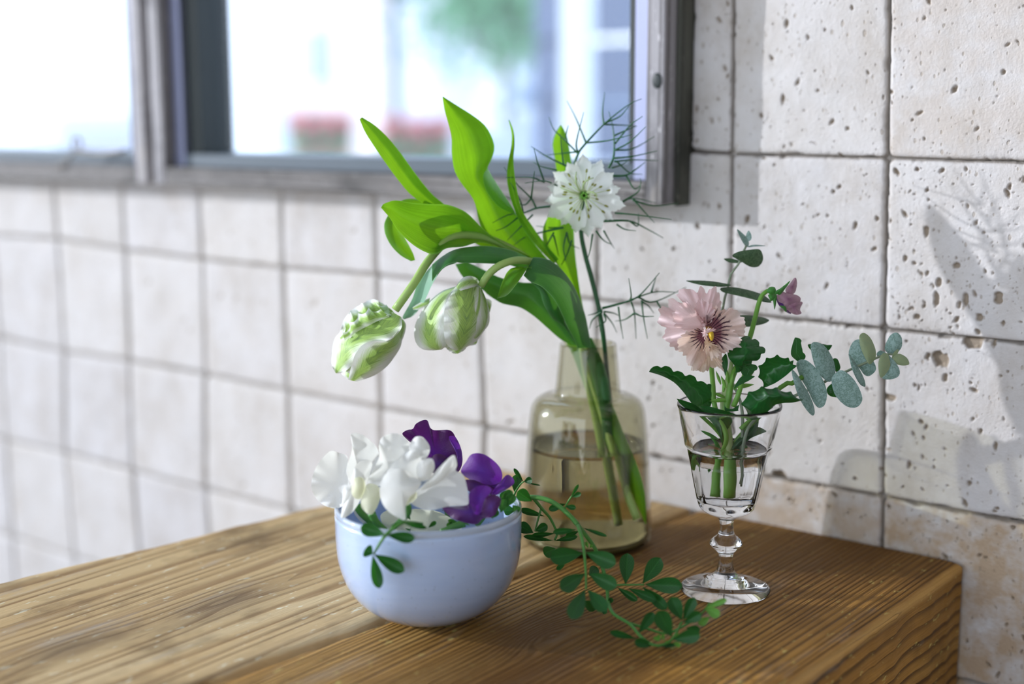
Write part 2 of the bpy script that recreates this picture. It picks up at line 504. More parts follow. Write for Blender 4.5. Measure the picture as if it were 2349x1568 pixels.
def old_wood(name, ring, dark, mid, light, ringdark, bumpk=0.5, wob=1.0, knots=(), axis='y', rot=0.0, scuff=0.5, wide=0.5, worn=None, patches=()):
    """Weathered softwood: growth rings run along the board, with stains, scuffs and knots."""
    m, nt, out = nodes(name); g = G(nt)
    ob = g.n('ShaderNodeTexCoord').outputs['Object']
    v = g.mapping(ob, rot=(0, 0, rot))
    sx = g.n('ShaderNodeSeparateXYZ'); g.l(v, sx.inputs[0])
    X, Y, Z = sx.outputs
    # board axes: a across, b along, c through the thickness
    A, B, C = {'y': (X, Y, Z), 'x': (Z, X, Y), 'z': (X, Z, Y)}[axis]
    cb = g.n('ShaderNodeCombineXYZ'); g.l(A, cb.inputs[0]); g.l(B, cb.inputs[1]); g.l(C, cb.inputs[2])
    w = cb.outputs[0]
    long_ = g.mapping(w, (1.0, 0.10, 1.0))
    warp = g.math('MULTIPLY', g.math('SUBTRACT', g.noise(long_, 9, 2, 0.5), 0.5), 0.030 * wob)
    warp = g.math('ADD', warp, g.math('MULTIPLY', g.math('SUBTRACT', g.noise(long_, 70, 2), 0.5), 0.0030 * wob))
    km_tot = None
    for (kx, ky, kr) in knots:
        cx = g.math('SUBTRACT', A, kx); cy = g.math('MULTIPLY', g.math('SUBTRACT', B, ky), 0.42)
        d2 = g.math('ADD', g.math('MULTIPLY', cx, cx), g.math('MULTIPLY', cy, cy))
        bell = g.math('POWER', 2.718, g.math('MULTIPLY', d2, -1.0 / (kr * kr)))
        warp = g.math('ADD', warp, g.math('MULTIPLY', bell, 0.012))
        km_tot = bell if km_tot is None else g.math('ADD', km_tot, bell)
    x = g.math('ADD', g.math('ADD', A, warp), g.math('MULTIPLY', C, 0.45))
    x = g.math('ADD', x, g.math('MULTIPLY', g.math('SUBTRACT', g.noise(g.mapping(w, (1, .015, 0.0)), 55, 1), 0.5), ring * 3.2))
    ph = g.math('FRACT', g.math('MULTIPLY', x, 1.0 / ring))
    vary = g.noise(g.mapping(w, (1, .04, 1)), 160, 2)
    late = g.ramp(ph, [(0.0, 0.05), (wide, 0.12), (0.80, 0.9), (0.90, 1.0), (0.96, 0.9), (1.0, 0.05)])
    late = g.math('MULTIPLY', late, g.math('ADD', g.math('MULTIPLY', vary, 1.7), -0.05), clamp=True)
    fib = g.noise(g.mapping(w, (1, .03, 1)), 900, 1, 0.6)
    big = g.noise(long_, 16, 3, 0.6)
    blot = g.noise(g.mapping(w, (1, .5, 1)), 24, 4, 0.65)
    col = g.ramp(big, [(0.30, dark), (0.50, mid), (0.70, light)])
    col = g.mix(g.math('MULTIPLY', fib, 0.35), col, tuple(c * 0.6 for c in mid))
    col = g.mix(g.math('MULTIPLY', late, 0.9), col, ringdark)
    stain = g.ramp(blot, [(0.50, 0.0), (0.70, 0.75)])
    col = g.mix(stain, col, tuple(c * 0.30 for c in dark))
    sc = g.noise(g.mapping(w, (1, .18, 1), loc=(3, 1, 0)), 38, 4, 0.75)
    col = g.mix(g.math('MULTIPLY', g.ramp(sc, [(0.58, 0.0), (0.74, 1.0)]), scuff), col, (0.52, 0.46, 0.40))
    fl = g.noise(g.mapping(w, (1, .35, 1), loc=(7, 2, 0)), 240, 2, 0.8)
    col = g.mix(g.math('MULTIPLY', g.ramp(fl, [(0.64, 0.0), (0.72, 1.0)]), 0.5), col, tuple(min(1, c * 1.7) for c in light))
    if km_tot is not None:
        col = g.mix(g.math('MULTIPLY', km_tot, 0.55, clamp=True), col, (0.10, 0.075, 0.05))
    for (kx, ky, kr, ka) in patches:      # old stains, with shade by the bowl and wall painted in
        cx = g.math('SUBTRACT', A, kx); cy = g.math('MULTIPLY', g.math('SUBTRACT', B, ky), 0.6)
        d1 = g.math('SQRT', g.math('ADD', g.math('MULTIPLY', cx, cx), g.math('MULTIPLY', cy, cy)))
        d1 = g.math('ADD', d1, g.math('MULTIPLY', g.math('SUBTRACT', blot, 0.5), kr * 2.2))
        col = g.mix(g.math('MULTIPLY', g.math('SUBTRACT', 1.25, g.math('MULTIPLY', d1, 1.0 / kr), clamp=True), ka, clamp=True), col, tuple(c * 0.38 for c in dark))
    if worn is not None:      # bare wood along the rubbed edge
        wd = g.math('MULTIPLY', g.math('SUBTRACT', g.math('ADD', X, g.math('MULTIPLY', g.noise(g.mapping(w, (1, .3, 1)), 60, 4), .004)), worn[0]), 420.0, clamp=True)
        below = g.math('MULTIPLY', g.math('SUBTRACT', Z, worn[1]), 420.0, clamp=True)
        col = g.mix(g.math('MULTIPLY', g.math('MULTIPLY', wd, below), 0.8), col, (0.62, 0.35, 0.10))
    p = principled(g, col, g.math('ADD', 0.50, g.math('MULTIPLY', fib, 0.2)), Specular_IOR_Level=0.25)
    hgt = g.math('ADD', g.math('MULTIPLY', g.ramp(ph, [(0.0, 0.05), (wide, 0.12), (0.80, 0.6), (0.90, 0.7), (0.96, 0.6), (1.0, 0.05)]), -1.0), g.math('MULTIPLY', fib, -0.5))
    g.l(g.bump(hgt, bumpk, 0.0012), p.inputs['Normal'])
    g.l(p.outputs[0], out.inputs[0])
    return m

M = {}
M['travertine'] = travertine()
M['mortar'] = plain('mortar', (0.20, 0.185, 0.17), 0.9, 0.25, 200, 0.4)
M['plaster'] = plain('plaster', (0.62, 0.58, 0.53), 0.9, 0.08, 20, 0.2)
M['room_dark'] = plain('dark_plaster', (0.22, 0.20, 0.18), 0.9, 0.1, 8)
M['floor'] = plain('floor_concrete', (0.20, 0.18, 0.16), 0.7, 0.2, 6)
M['frame_wood_up'] = old_wood('window_stile_wood', 0.006, (0.24, 0.235, 0.25), (0.40, 0.385, 0.41), (0.56, 0.54, 0.57), (0.12, 0.11, 0.11), 0.5, 0.5, axis='z', scuff=0.7)
M['frame_wood'] = old_wood('window_frame_wood', 0.006, (0.13, 0.125, 0.12), (0.22, 0.205, 0.20), (0.32, 0.30, 0.30), (0.07, 0.06, 0.055), 0.5, 0.5, axis='x', scuff=0.6)
M['casing_wood'] = old_wood('casing_wood', 0.008, (0.07, 0.075, 0.06), (0.10, 0.105, 0.085), (0.14, 0.14, 0.115), (0.045, 0.045, 0.04), 0.4, 0.5, axis='z', scuff=0.15)
M['aluminium'] = plain('aluminium', (0.30, 0.32, 0.46), 0.45, 0.05, 20, Metallic=0.6)
M['rail_metal'] = plain('dark_rail_metal', (0.075, 0.095, 0.115), 0.4, 0.1, 20, Metallic=0.3)
M['rubber'] = plain('black_seal', (0.012, 0.02, 0.02), 0.5, 0.2, 20)
M['pane'] = thin_glass('window_pane_glass', (0.93, 0.96, 0.98), 1.45)
M['plank_far'] = old_wood('weathered_plank', 0.0105, (0.56, 0.33, 0.12), (0.80, 0.56, 0.27), (0.92, 0.75, 0.46), (0.34, 0.19, 0.07), 0.38, 1.0,
                          knots=((-0.232, -0.30, 0.016), (-0.245, -0.39, 0.014)), scuff=0.6)
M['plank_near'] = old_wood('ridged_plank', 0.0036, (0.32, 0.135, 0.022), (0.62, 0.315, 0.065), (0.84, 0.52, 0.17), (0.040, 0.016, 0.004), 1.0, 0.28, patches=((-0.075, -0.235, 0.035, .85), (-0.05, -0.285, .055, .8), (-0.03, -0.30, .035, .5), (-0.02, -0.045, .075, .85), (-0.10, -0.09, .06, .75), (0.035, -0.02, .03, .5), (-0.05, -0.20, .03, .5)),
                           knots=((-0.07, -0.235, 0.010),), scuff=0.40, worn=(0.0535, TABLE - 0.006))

# ------------------------------------------------------------------ the room shell
def struct(o):
    o['kind'] = 'structure'
    return o

WX0, WX1, WZB, WZT = -1.15, -0.1325, ZO - 0.034, ZO + 0.56      # opening for the windows
wall = struct(join_boxes('wall_back', [
    ((-2.4, 0.006, 0.0), (1.9, 0.14, WZB - 0.014)),
    ((WX1, 0.006, WZB - 0.014), (1.9, 0.14, 2.5)),
    ((-2.4, 0.006, WZB - 0.014), (WX0, 0.14, 2.5)),
    ((WX0, 0.006, WZT), (WX1, 0.14, 2.5))], M['mortar']))
struct(join_boxes('floor', [((-2.4, -3.6, -0.05), (1.9, 0.14, 0.0))], M['floor']))
struct(join_boxes('added_ceiling', [((-2.4, -3.6, 2.5), (1.9, 0.14, 2.56))], M['plaster']))  # unseen, added to make the sky light directional
struct(join_boxes('added_wall_right', [((1.9, -3.6, 0.0), (2.0, 0.14, 2.5))], M['room_dark']))  # unseen, added to cut sky light from the right

struct(join_boxes('added_wall_left', [((-2.5, -0.60, 0.0), (-2.4, 0.14, 2.5)), ((-2.5, -3.6, 0.0), (-2.4, -0.60, 0.55))], M['plaster']))  # unseen, added to keep sky light off the far-left tiles

# tiles: one object each, laid by hand so the joints wander a little
NODE = {(-1, 0): (-2.4, -.9), (0, 0): (-2.0, -.5), (-8, -1): (3.5, 3.2), (-7, -1): (.6, -.5), (-6, -1): (2.3, -1.3), (-5, -1): (-1.3, -1.2),
        (-4, -1): (0, 1.2), (-2, -1): (-1.5, 0), (-1, -1): (0, 1.0), (0, -1): (.3, 1.0), (1, -1): (2, 1.2), (1, 0): (1.5, -.6), (-8, -2): (4.0, -1.4), (-7, -2): (-1.1, 1.0),
        (-6, -2): (.2, .7), (-5, -2): (-.2, -.4), (-4, -2): (1.4, -.9), (-3, -2): (2.9, -.5), (-3, -1): (-2.0, .3), (-2, -2): (2.5, 0), (-1, -2): (3.0, .1), (0, -2): (4.0, .9), (1, -2): (5.0, -.3),
        (-8, -3): (-4.5, .8), (-7, -3): (-4.0, .4), (-6, -3): (-5.4, -.4), (0, -3): (6, 0), (0, 1): (-5.0, 0), (-1, 1): (-4.0, 0), (1, 1): (1, 0)}
nrng = np.random.RandomState(5)

def node(i, k):
    dx, dz = NODE.get((i, k), ((nrng.rand() - .5) * 2.4, (nrng.rand() - .5) * 2.0))
    NODE[(i, k)] = (dx, dz)
    return np.array([i * .1 + dx / 1000, ZO + k * .1 + dz / 1000])

def vnoise(x, y, seed):
    """Value noise on arrays."""
    r = np.random.RandomState(seed); g = r.rand(64, 64)
    xi = np.floor(x).astype(int); yi = np.floor(y).astype(int)
    fx = x - xi; fy = y - yi
    fx = fx * fx * (3 - 2 * fx); fy = fy * fy * (3 - 2 * fy)
    a = g[xi % 64, yi % 64]; b = g[(xi + 1) % 64, yi % 64]; c = g[xi % 64, (yi + 1) % 64]; d = g[(xi + 1) % 64, (yi + 1) % 64]
    return (a * (1 - fx) + b * fx) * (1 - fy) + (c * (1 - fx) + d * fx) * fy

def tile(c00, c10, c01, c11, res, seed, pits, gap=0.0008, extra=(), rough=1.0, stain=0.0, cut=False):
    r = np.random.RandomState(seed)
    nu = nv = res
    w = np.linalg.norm(c10 - c00); h = np.linalg.norm(c01 - c00)
    if w < .06: nu = max(6, int(res * w / .1))
    if h < .06: nv = max(6, int(res * h / .1))
    # denser rows near the rim
    def spaced(n):
        t = np.linspace(0, 1, n + 1)
        return t - 0.10 * np.sin(2 * np.pi * t) / (2 * np.pi) * 3
    U, V = np.meshgrid(spaced(nu), spaced(nv))
    P = ((c00[None, None] * ((1 - U) * (1 - V))[..., None]) + c10 * (U * (1 - V))[..., None] + c01 * ((1 - U) * V)[..., None] + c11 * (U * V)[..., None])
    X = P[..., 0]; Z = P[..., 1]
    mm = 1000.0
    lx, lz = U * w * mm, V * h * mm
    wobble = lambda s: (vnoise(lx / 9 + 50, lz / 9 + 50, s) - .5) * 1.5 + (vnoise(lx / 2.6 + 9, lz / 2.6 + 9, s + 1) - .5) * 1.1 * rough
    e = np.minimum(np.minimum(lx, w * mm - lx), np.minimum(lz, h * mm - lz))
    # rounded corners
    cx = np.minimum(lx, w * mm - lx); cz = np.minimum(lz, h * mm - lz); R = 4.0
    cor = (cx < R) & (cz < R)
    e = np.where(cor, np.minimum(e, R - np.sqrt((R - cx) ** 2 + (R - cz) ** 2)), e)
    e = e - gap * mm - np.maximum(0, wobble(seed))
    drop = np.where(e > 0, 1.6 * np.exp(-np.maximum(e, 0) / 0.85), 1.6 + np.minimum(-e * 3.0, 3.6))
    relief = (vnoise(lx / 22, lz / 22, seed + 3) - .5) * 0.7 + (vnoise(lx / 5, lz / 5, seed + 4) - .5) * 0.18 * rough
    pit = np.zeros_like(lx)
    for k in range(pits):
        big = r.rand() ** 5.0
        a = 0.30 + 1.0 * big; el = 1.0 + 1.4 * r.rand(); th = math.radians(90 + r.normal() * 38)
        px, pz = r.rand() * w * mm, (r.rand() ** 1.15) * h * mm
        dx, dz = lx - px, lz - pz
        p_ = dx * math.cos(th) + dz * math.sin(th); q_ = -dx * math.sin(th) + dz * math.cos(th)
        q = np.sqrt((p_ / (a * el)) ** 2 + (q_ / a) ** 2) + (vnoise(lx / 1.1, lz / 1.1, seed + 7) - .5) * .5
        pit = np.maximum(pit, np.clip(1.25 - q, 0, 1) * (0.6 + 1.2 * big + .4 * r.rand()))
    for (px, pz, a, b, dp) in extra:
        q = np.sqrt(((lx - px) / a) ** 2 + ((lz - pz) / b) ** 2) + (vnoise(lx / 2, lz / 2, seed + 8) - .5) * .5
        pit = np.maximum(pit, np.clip((1.2 - q) * 2.2, 0, 1) * dp)
    Y = (drop - relief + pit * 1.15 + r.normal() * .25) / mm
    Y = np.minimum(Y, 0.0075)
    n0 = nu + 1; n1 = nv + 1
    idx = np.arange(n0 * n1).reshape(n1, n0)
    faces = np.stack([idx[:-1, :-1], idx[:-1, 1:], idx[1:, 1:], idx[1:, :-1]], -1).reshape(-1, 4)
    if cut:
        xf = X.ravel()[faces].mean(1); zf = Z.ravel()[faces].mean(1)
        faces = faces[~((xf < WX1 - .0005) & (zf > ZO - .0300))]
    me = bpy.data.meshes.new('tile')
    verts = np.stack([X, Y, Z], -1).reshape(-1, 3).astype(np.float32)
    me.vertices.add(len(verts)); me.vertices.foreach_set('co', verts.ravel())
    me.loops.add(faces.size); me.loops.foreach_set('vertex_index', faces.ravel().astype(np.int32))
    me.polygons.add(len(faces)); me.polygons.foreach_set('loop_start', np.arange(0, faces.size, 4, dtype=np.int32))
    me.polygons.foreach_set('loop_total', np.full(len(faces), 4, dtype=np.int32))
    me.update(calc_edges=True)
    me.polygons.foreach_set('use_smooth', [True] * len(faces))
    for nm, arr in (('pit', np.clip(pit * .8, 0, 1)), ('edge', np.clip((drop - .75) / 1.2, 0, 1))):
        a_ = me.attributes.new(nm, 'FLOAT', 'POINT'); a_.data.foreach_set('value', arr.ravel().astype(np.float32))
    me.materials.append(M['travertine'])
    o = link('tile', me, wall)
    o['stain'] = float(stain)
    return o

for i in range(-12, 5):
    for k in range(-8, 5):
        c00, c10, c01, c11 = node(i, k), node(i + 1, k), node(i, k + 1), node(i + 1, k + 1)
        if k >= 0 and i <= -3 and i >= -12: continue
        if k == -1 and i <= -3:
            c01[1] = c11[1] = ZO - 0.0300 + 0.0126 * (i * .1 + .137 + .05)
        if k >= 0 and i == -2:
            c00[0] = c01[0] = WX1 + .0005
        near = (i >= -2 and -3 <= k <= 1 and i <= 0)
        mid_ = (i == -3 and k >= -3)
        res = 210 if near else (90 if mid_ else 30)
        pits = {(-1, 0): 60, (0, 0): 55, (0, -1): 95, (0, -2): 170, (-1, -1): 45, (-1, -2): 40, (-1, -3): 50, (0, -3): 90, (-2, -1): 45, (-2, 0): 45}.get((i, k), 34 if near or mid_ else 10)
        pits = {(0, -2): 120, (0, -1): 260}.get((i, k), int(pits * 1.9))
        extra = []
        if (i, k) == (0, -2): extra = [(34, 86, 4.6, 4.0, 2.2), (52, 98, 5, 4, 2.5), (37, 76, 1.5, 2.2, 1.4), (4, 60, 3.5, 2.0, 2.4)]
        if (i, k) == (0, -1): extra = [(32, 30, 1.6, 2.6, 1.6), (31, 20, 1.5, 4.2, 1.6), (48, 22, 1.6, 4, 1.6), (56, 12, 1.8, 2.2, 1.5), (20, 9, 1.6, 1.6, 1.5), (12, 42, 1.2, 1.6, 1.5), (24, 58, 1.5, 3, 1.6), (42, 40, 2, 1.6, 1.6), (66, 24, 2.2, 3.4, 1.8)]
        if (i, k) == (-1, -2): extra = [(33, 2, 4.5, 3.0, 2.5), (16, 8, 3.5, 4.5, 2.4)]
        stain = 1.0 if k <= -4 and i >= -1 else (0.75 if (i, k) in ((0, -3),) else (0.55 if (i, k) == (-1, -3) else (0.22 if (i, k) == (0, 0) else 0.06)))
        tile(c00, c10, c01, c11, res, 100 + i * 17 + k * 3 + 400, pits, extra=extra, rough=1.0 if near else .7, stain=stain, cut=(i == -2 and k == -1))

# ------------------------------------------------------------------ windows
SH = 0.0126
def wbox(name, x0, x1, y0, y1, z0, z1, mat, parent, bevel=0.0008, jag=0.0):
    """A frame member; the whole window leans a hair out of level with the tiles."""
    P = []
    for z in (z0, z1):
        for (x, y) in ((x0, y0), (x1, y0), (x1, y1), (x0, y1)):
            P.append((x, y, ZO + z + SH * (x + .137)))
    f = [(0, 3, 2, 1), (4, 5, 6, 7), (0, 1, 5, 4), (1, 2, 6, 5), (2, 3, 7, 6), (3, 0, 4, 7)]
    o = mesh(name, P, f, mat, parent, smooth=False)
    if bevel:
        m = o.modifiers.new('bevel', 'BEVEL'); m.width = bevel; m.segments = 2
    return o

TOP = 0.55
def make_window(name, xl, xr, sealw):
    w = struct(empty(name, (xr, 0, ZO - .034)))
    # weathered wooden sash
    wbox('stile', xr - .0130, xr, -.0275, .03, -.0322, TOP, M['frame_wood_up'], w, .0012)
    wbox('stile', xl, xl + .0130, -.0275, .03, -.0322, TOP, M['frame_wood_up'], w, .0012)
    wbox('rail', xl + .0130, xr - .0130, -.0270, .03, -.0325, -.0180, M['frame_wood'], w, .0012)
    wbox('rail', xl + .0130, xr - .0130, -.0270, .03, TOP - .014, TOP, M['frame_wood'], w, .0012)
    # aluminium glazing frame
    a0, a1 = xl + .0130, xr - .0130
    wbox('aluminium_stile', a1 - .0155, a1, -.016, .028, -.0180, TOP - .014, M['aluminium'], w, .0006)
    wbox('aluminium_stile', a0, a0 + .0125, -.016, .028, -.0180, TOP - .014, M['aluminium'], w, .0006)
    wbox('aluminium_rail', a0 + .0125, a1 - .0155, -.016, .028, -.0180, -.0075, M['rail_metal'], w, .0006)
    wbox('aluminium_rail', a0 + .0125, a1 - .0155, -.016, .028, TOP - .024, TOP - .014, M['aluminium'], w, .0006)
    wbox('seal', a1 - .0155 - .0045, a1 - .0155, -.0155, .02, -.0075, TOP - .024, M['rubber'], w, .0005)
    wbox('seal', a0 + .0125, a0 + .0125 + sealw, -.011, .02, -.0075, TOP - .024, M['rubber'], w, .0005)
    wbox('pane', a0 + .0125 + sealw, a1 - .0200, .003, .006, -.0075, TOP - .024, M['pane'], w, 0)
    return w
win1 = make_window('window_1', -.6205, -.1345, .016)
win2 = make_window('window_2', -1.15, -.6305, .004)
# the side casing stands behind the sash, a step lower
struct(wbox('trim_1', -.1345, -.1312, -.014, .06, -.0335, TOP, M['casing_wood'], None, .0008))
struct(wbox('trim_2', -.6305, -.6205, -.002, .06, -.0325, TOP, M['rubber'], None, 0))
# open knot hole in the right stile
kp = at_wall(1507, 185, -.0278)
kn = lathe('knot', [(0, .0008), (.0026, .0006), (.0036, .0003), (.0040, -.002)], (0, 0, 0), M['rubber'], win1, 20)
kn.matrix_parent_inverse = Matrix.Translation(-root_loc(win1)) 
kn.rotation_euler = (math.radians(90), 0, 0)
kn.scale = (0.9, 1.3, 1)
kn.location = Vector((kp[0], -.0276, kp[2]))

# ------------------------------------------------------------------ outside
M['facade_white'] = plain('white_render', (0.86, 0.89, 0.93), 0.8, 0.04, 3)
M['facade_beige'] = plain('beige_render', (0.80, 0.70, 0.66), 0.8, 0.06, 3)
M['facade_lilac'] = plain('pale_render', (0.76, 0.75, 0.84), 0.8, 0.06, 3)
M['glass_dark'] = plain('far_window_glass', (0.25, 0.33, 0.42), 0.1, 0.1, 3)
M['white_paint'] = plain('white_paint', (0.86, 0.90, 0.94), 0.5, 0.03, 10)
M['post_dark'] = plain('dark_green_metal', (0.10, 0.15, 0.17), 0.5, 0.1, 10)
M['siding'] = plain('blue_grey_boards', (0.045, 0.08, 0.17), 0.6, 0.3, 9)
M['car_paint'] = plain('silver_car_paint', (0.60, 0.66, 0.78), 0.25, 0.03, 3, Coat_Weight=0.6)
M['foliage'] = plain('tree_foliage', (0.16, 0.40, 0.20), 0.7, 0.4, 4)
M['bark'] = plain('bark', (0.12, 0.09, 0.07), 0.9, 0.3, 20)
M['asphalt'] = plain('pale_paving', (0.50, 0.50, 0.52), 0.9, 0.1, 3)
M['geranium'] = plain('red_petals', (0.70, 0.22, 0.22), 0.6, 0.3, 8)
M['terracotta'] = plain('terracotta', (0.52, 0.27, 0.20), 0.8, 0.2, 8)

struct(join_boxes('ground', [((-40, 0.14, -0.5), (20, 45, -0.4))], M['asphalt']))
GZ = -0.4

def facing(x0, x1, y1, D):
    """Left and right ends, on the ground, of a front that stands square to the line of sight."""
    a = at(x0, 194, D); b = at(x1, 194, D)
    return a, b

def block(name, x0, x1, D, top, mat, label, cat, depth=4.0, wins=(), base=GZ):
    """A building whose front runs parallel to the tiled wall."""
    yy = at((x0 + x1) / 2, 194, D)[1]
    a = at_wall(x0, 194, yy); b = at_wall(x1, 194, yy)
    u = np.array([1.0, 0, 0]); L = b[0] - a[0]
    nrm = np.array([0, 1.0, 0])
    root = empty(name, (a + b)[0:3] * .5 * np.array([1, 1, 0]) + np.array([0, 0, base]))
    def bx(nm, s0, s1, d0, d1, z0, z1, m, par):
        P = []
        for z in (z0, z1):
            for s, dd in ((s0, d0), (s1, d0), (s1, d1), (s0, d1)):
                q = a * np.array([1, 1, 0]) + u * s + nrm * dd
                P.append((q[0], q[1], z))
        return mesh(nm, P, [(0, 3, 2, 1), (4, 5, 6, 7), (0, 1, 5, 4), (1, 2, 6, 5), (2, 3, 7, 6), (3, 0, 4, 7)], m, par, smooth=False)
    bx('wall', 0, L, 0, depth, base, top, mat, root)
    bx('cornice', -.05, L + .05, -.08, depth, top, top + .12, M['white_paint'], root)
    for (w0, w1, z0, z1) in wins:
        f = bx('window', w0 * L - .05, w1 * L + .05, -.05, .02, z0 - .05, z1 + .05, M['white_paint'], root)
        bx('pane', w0 * L, w1 * L, -.07, .02, z0, z1, M['glass_dark'], f)
    tag(root, label, cat)
    return root

block('building', -420, 640, 17.5, 4.4, M['facade_white'], 'bright white rendered building seen through both windows', 'building', wins=((.30, .40, 2.4, 3.6), (.60, .66, 2.4, 3.6), (.82, .88, 2.4, 3.6)))
block('house', 655, 900, 13.2, 3.6, M['facade_beige'], 'beige pink house front behind the dark lamp post', 'building', depth=.9, wins=((.28, .40, 1.0, 1.5), (.6, .8, 2.0, 3.0)))
block('house', 905, 1085, 11.4, 3.0, M['facade_lilac'], 'pale lilac house front right of the dark lamp post', 'building', depth=1.2, wins=((.3, .6, 1.9, 2.7),))
block('shed', 1085, 1175, 10.0, 1.38, M['facade_white'], 'small white shed below the green tree', 'shed', depth=.5, wins=((.3, .7, .1, .5),))
block('garden_cupboard', 45, 135, 9.0, 0.71, M['facade_lilac'], 'low blue grey cupboard outside the left window', 'cupboard', depth=.6, wins=((.55, .95, .45, .62),))

# white gate pillar
pp = at(620, 194, 11.5)
t = empty('gate_pillar', (pp[0], pp[1], GZ)); tag(t, 'white square pillar before the beige house', 'pillar')
box('shaft', (pp[0] - .09, pp[1] - .09, GZ), (pp[0] + .09, pp[1] + .09, 2.0), M['white_paint'], t, .01)
box('cap', (pp[0] - .13, pp[1] - .13, 2.0), (pp[0] + .13, pp[1] + .13, 2.1), M['white_paint'], t, .01)

# lamp post
pp = at(905, 194, 8.2)
t = empty('lamp_post', (pp[0], pp[1], GZ)); tag(t, 'dark metal lamp post standing outside the window', 'lamp post')
tube('pole', [(pp[0], pp[1], GZ), (pp[0], pp[1], 1.5)], .038, M['post_dark'], t, 14)
lathe('foot', [(.10, 0), (.10, .05), (.05, .12), (.04, .2)], (pp[0], pp[1], GZ), M['post_dark'], t, 20)
lathe('lantern', [(.03, 0), (.07, .02), (.085, .22), (.10, .24), (.03, .33), (0, .34)], (pp[0], pp[1], 1.48), M['post_dark'], t, 20)

# tree
pp = at(1150, 194, 8.7)
t = empty('tree', (pp[0], pp[1], GZ)); tag(t, 'leafy green tree beyond the right window', 'tree')
tube('trunk', [(pp[0], pp[1], GZ), (pp[0] + .03, pp[1], .8), (pp[0], pp[1] + .05, 1.6)], [.05, .035, .02], M['bark'], t, 10, n=8)
V, F = [], []
for k in range(2600):
    c = np.array([rng.gauss(0, .26), rng.gauss(0, .26), rng.gauss(0, .22)]) + np.array([pp[0], pp[1], 1.52])
    a = np.array([rng.gauss(0, 1) for _ in range(3)]); a /= np.linalg.norm(a)
    b = np.cross(a, [rng.gauss(0, 1) for _ in range(3)]); b /= np.linalg.norm(b)
    s = .04; i0 = len(V)
    V += [c - a * s, c + b * s * .5, c + a * s, c - b * s * .5]; F.append((i0, i0 + 1, i0 + 2, i0 + 3))
o = mesh('foliage', V, F, M['foliage'], t, smooth=False); o['kind'] = 'stuff'

# parked car
def car(x0, x1, D, label):
    a, b = at(x0, 194, D), at(x1, 194, D)
    u = (b - a); L = np.linalg.norm(u[:2]); u = np.array([u[0], u[1], 0]) / L
    nrm = np.array([-u[1], u[0], 0]); o0 = np.array([a[0], a[1], 0])
    t = empty('parked_car', o0 + u * L / 2 + np.array([0, 0, GZ])); tag(t, label, 'car')
    def ext(nm, prof, d0, d1, m, inset=0.0):
        n = len(prof); V = []
        for dd in (d0, d1):
            for s, z in prof:
                q = o0 + u * s * L + nrm * (dd)
                V.append((q[0], q[1], z))
        F = [tuple(range(n - 1, -1, -1)), tuple(range(n, 2 * n))] + [(k, (k + 1) % n, n + (k + 1) % n, n + k) for k in range(n)]
        return mesh(nm, V, F, m, t, smooth=False)
    ext('body', [(0, -.15), (0, .45), (.02, .80), (.22, .92), (.80, .92), (.98, .86), (1, .5), (1, -.15)], 0, 1.5, M['car_paint'])
    ext('cabin', [(.06, .90), (.14, 1.10), (.68, 1.12), (.86, .90)], .12, 1.38, M['car_paint'])
    ext('side_glass', [(.09, .92), (.15, 1.06), (.665, 1.08), (.82, .92)], .10, 1.40, M['glass_dark'])
    for s in (.18, .82):
        q = o0 + u * s * L
        w = lathe('wheel', [(0, -.1), (.30, -.1), (.33, -.06), (.33, .06), (.30, .1), (0, .1)], (0, 0, 0), M['rubber'], t, 24)
        w.rotation_euler = Vector(nrm).to_track_quat('Z', 'Y').to_euler()
        w.location = Vector((q[0], q[1], -.08)) 
car(1050, 2500, 5.2, 'silver blue car parked outside the right window')

# made-up board fence and white post standing in for a pane reflection
fa, fb = at(1225, 194, 3.6), at(1600, 194, 3.2)
fu = fb - fa; fl = np.linalg.norm(fu[:2]); fu = np.array([fu[0], fu[1], 0]) / fl; fn = np.array([-fu[1], fu[0], 0])
t = empty('reflection_fence', (fa[0], fa[1], GZ)); tag(t, 'blue grey board fence added for the reflection in the right pane', 'fence')
proto = None
for k in range(13):
    z0 = GZ + .05 + k * .145
    if proto is None:
        P = []
        for z in (0, .132):
            for s, dd in ((0, 0), (fl, 0), (fl, .02), (0, .02)):
                q = np.array([fa[0], fa[1], 0]) + fu * s + fn * dd
                P.append((q[0], q[1], z + z0))
        proto = mesh('board', P, [(0, 3, 2, 1), (4, 5, 6, 7), (0, 1, 5, 4), (1, 2, 6, 5), (2, 3, 7, 6), (3, 0, 4, 7)], M['siding'], t, smooth=False)
    else:
        o = proto.copy(); COL.objects.link(o); o.location = (0, 0, k * .145)
for s in (.02, fl - .02):
    q = np.array([fa[0], fa[1], 0]) + fu * s + fn * .05
    box('post', (q[0] - .03, q[1] - .03, GZ), (q[0] + .03, q[1] + .03, 1.5), M['siding'], t)
pp = at(1325, 194, 3.0)
t = empty('reflection_post', (pp[0], pp[1], GZ)); tag(t, 'white post added for the bright strip reflected in the pane', 'post')
box('shaft', (pp[0] - .026, pp[1] - .026, GZ), (pp[0] + .026, pp[1] + .026, 2.6), M['white_paint'], t, .004)
box('foot_plate', (pp[0] - .06, pp[1] - .06, GZ), (pp[0] + .06, pp[1] + .06, GZ + .02), M['white_paint'], t, .002)

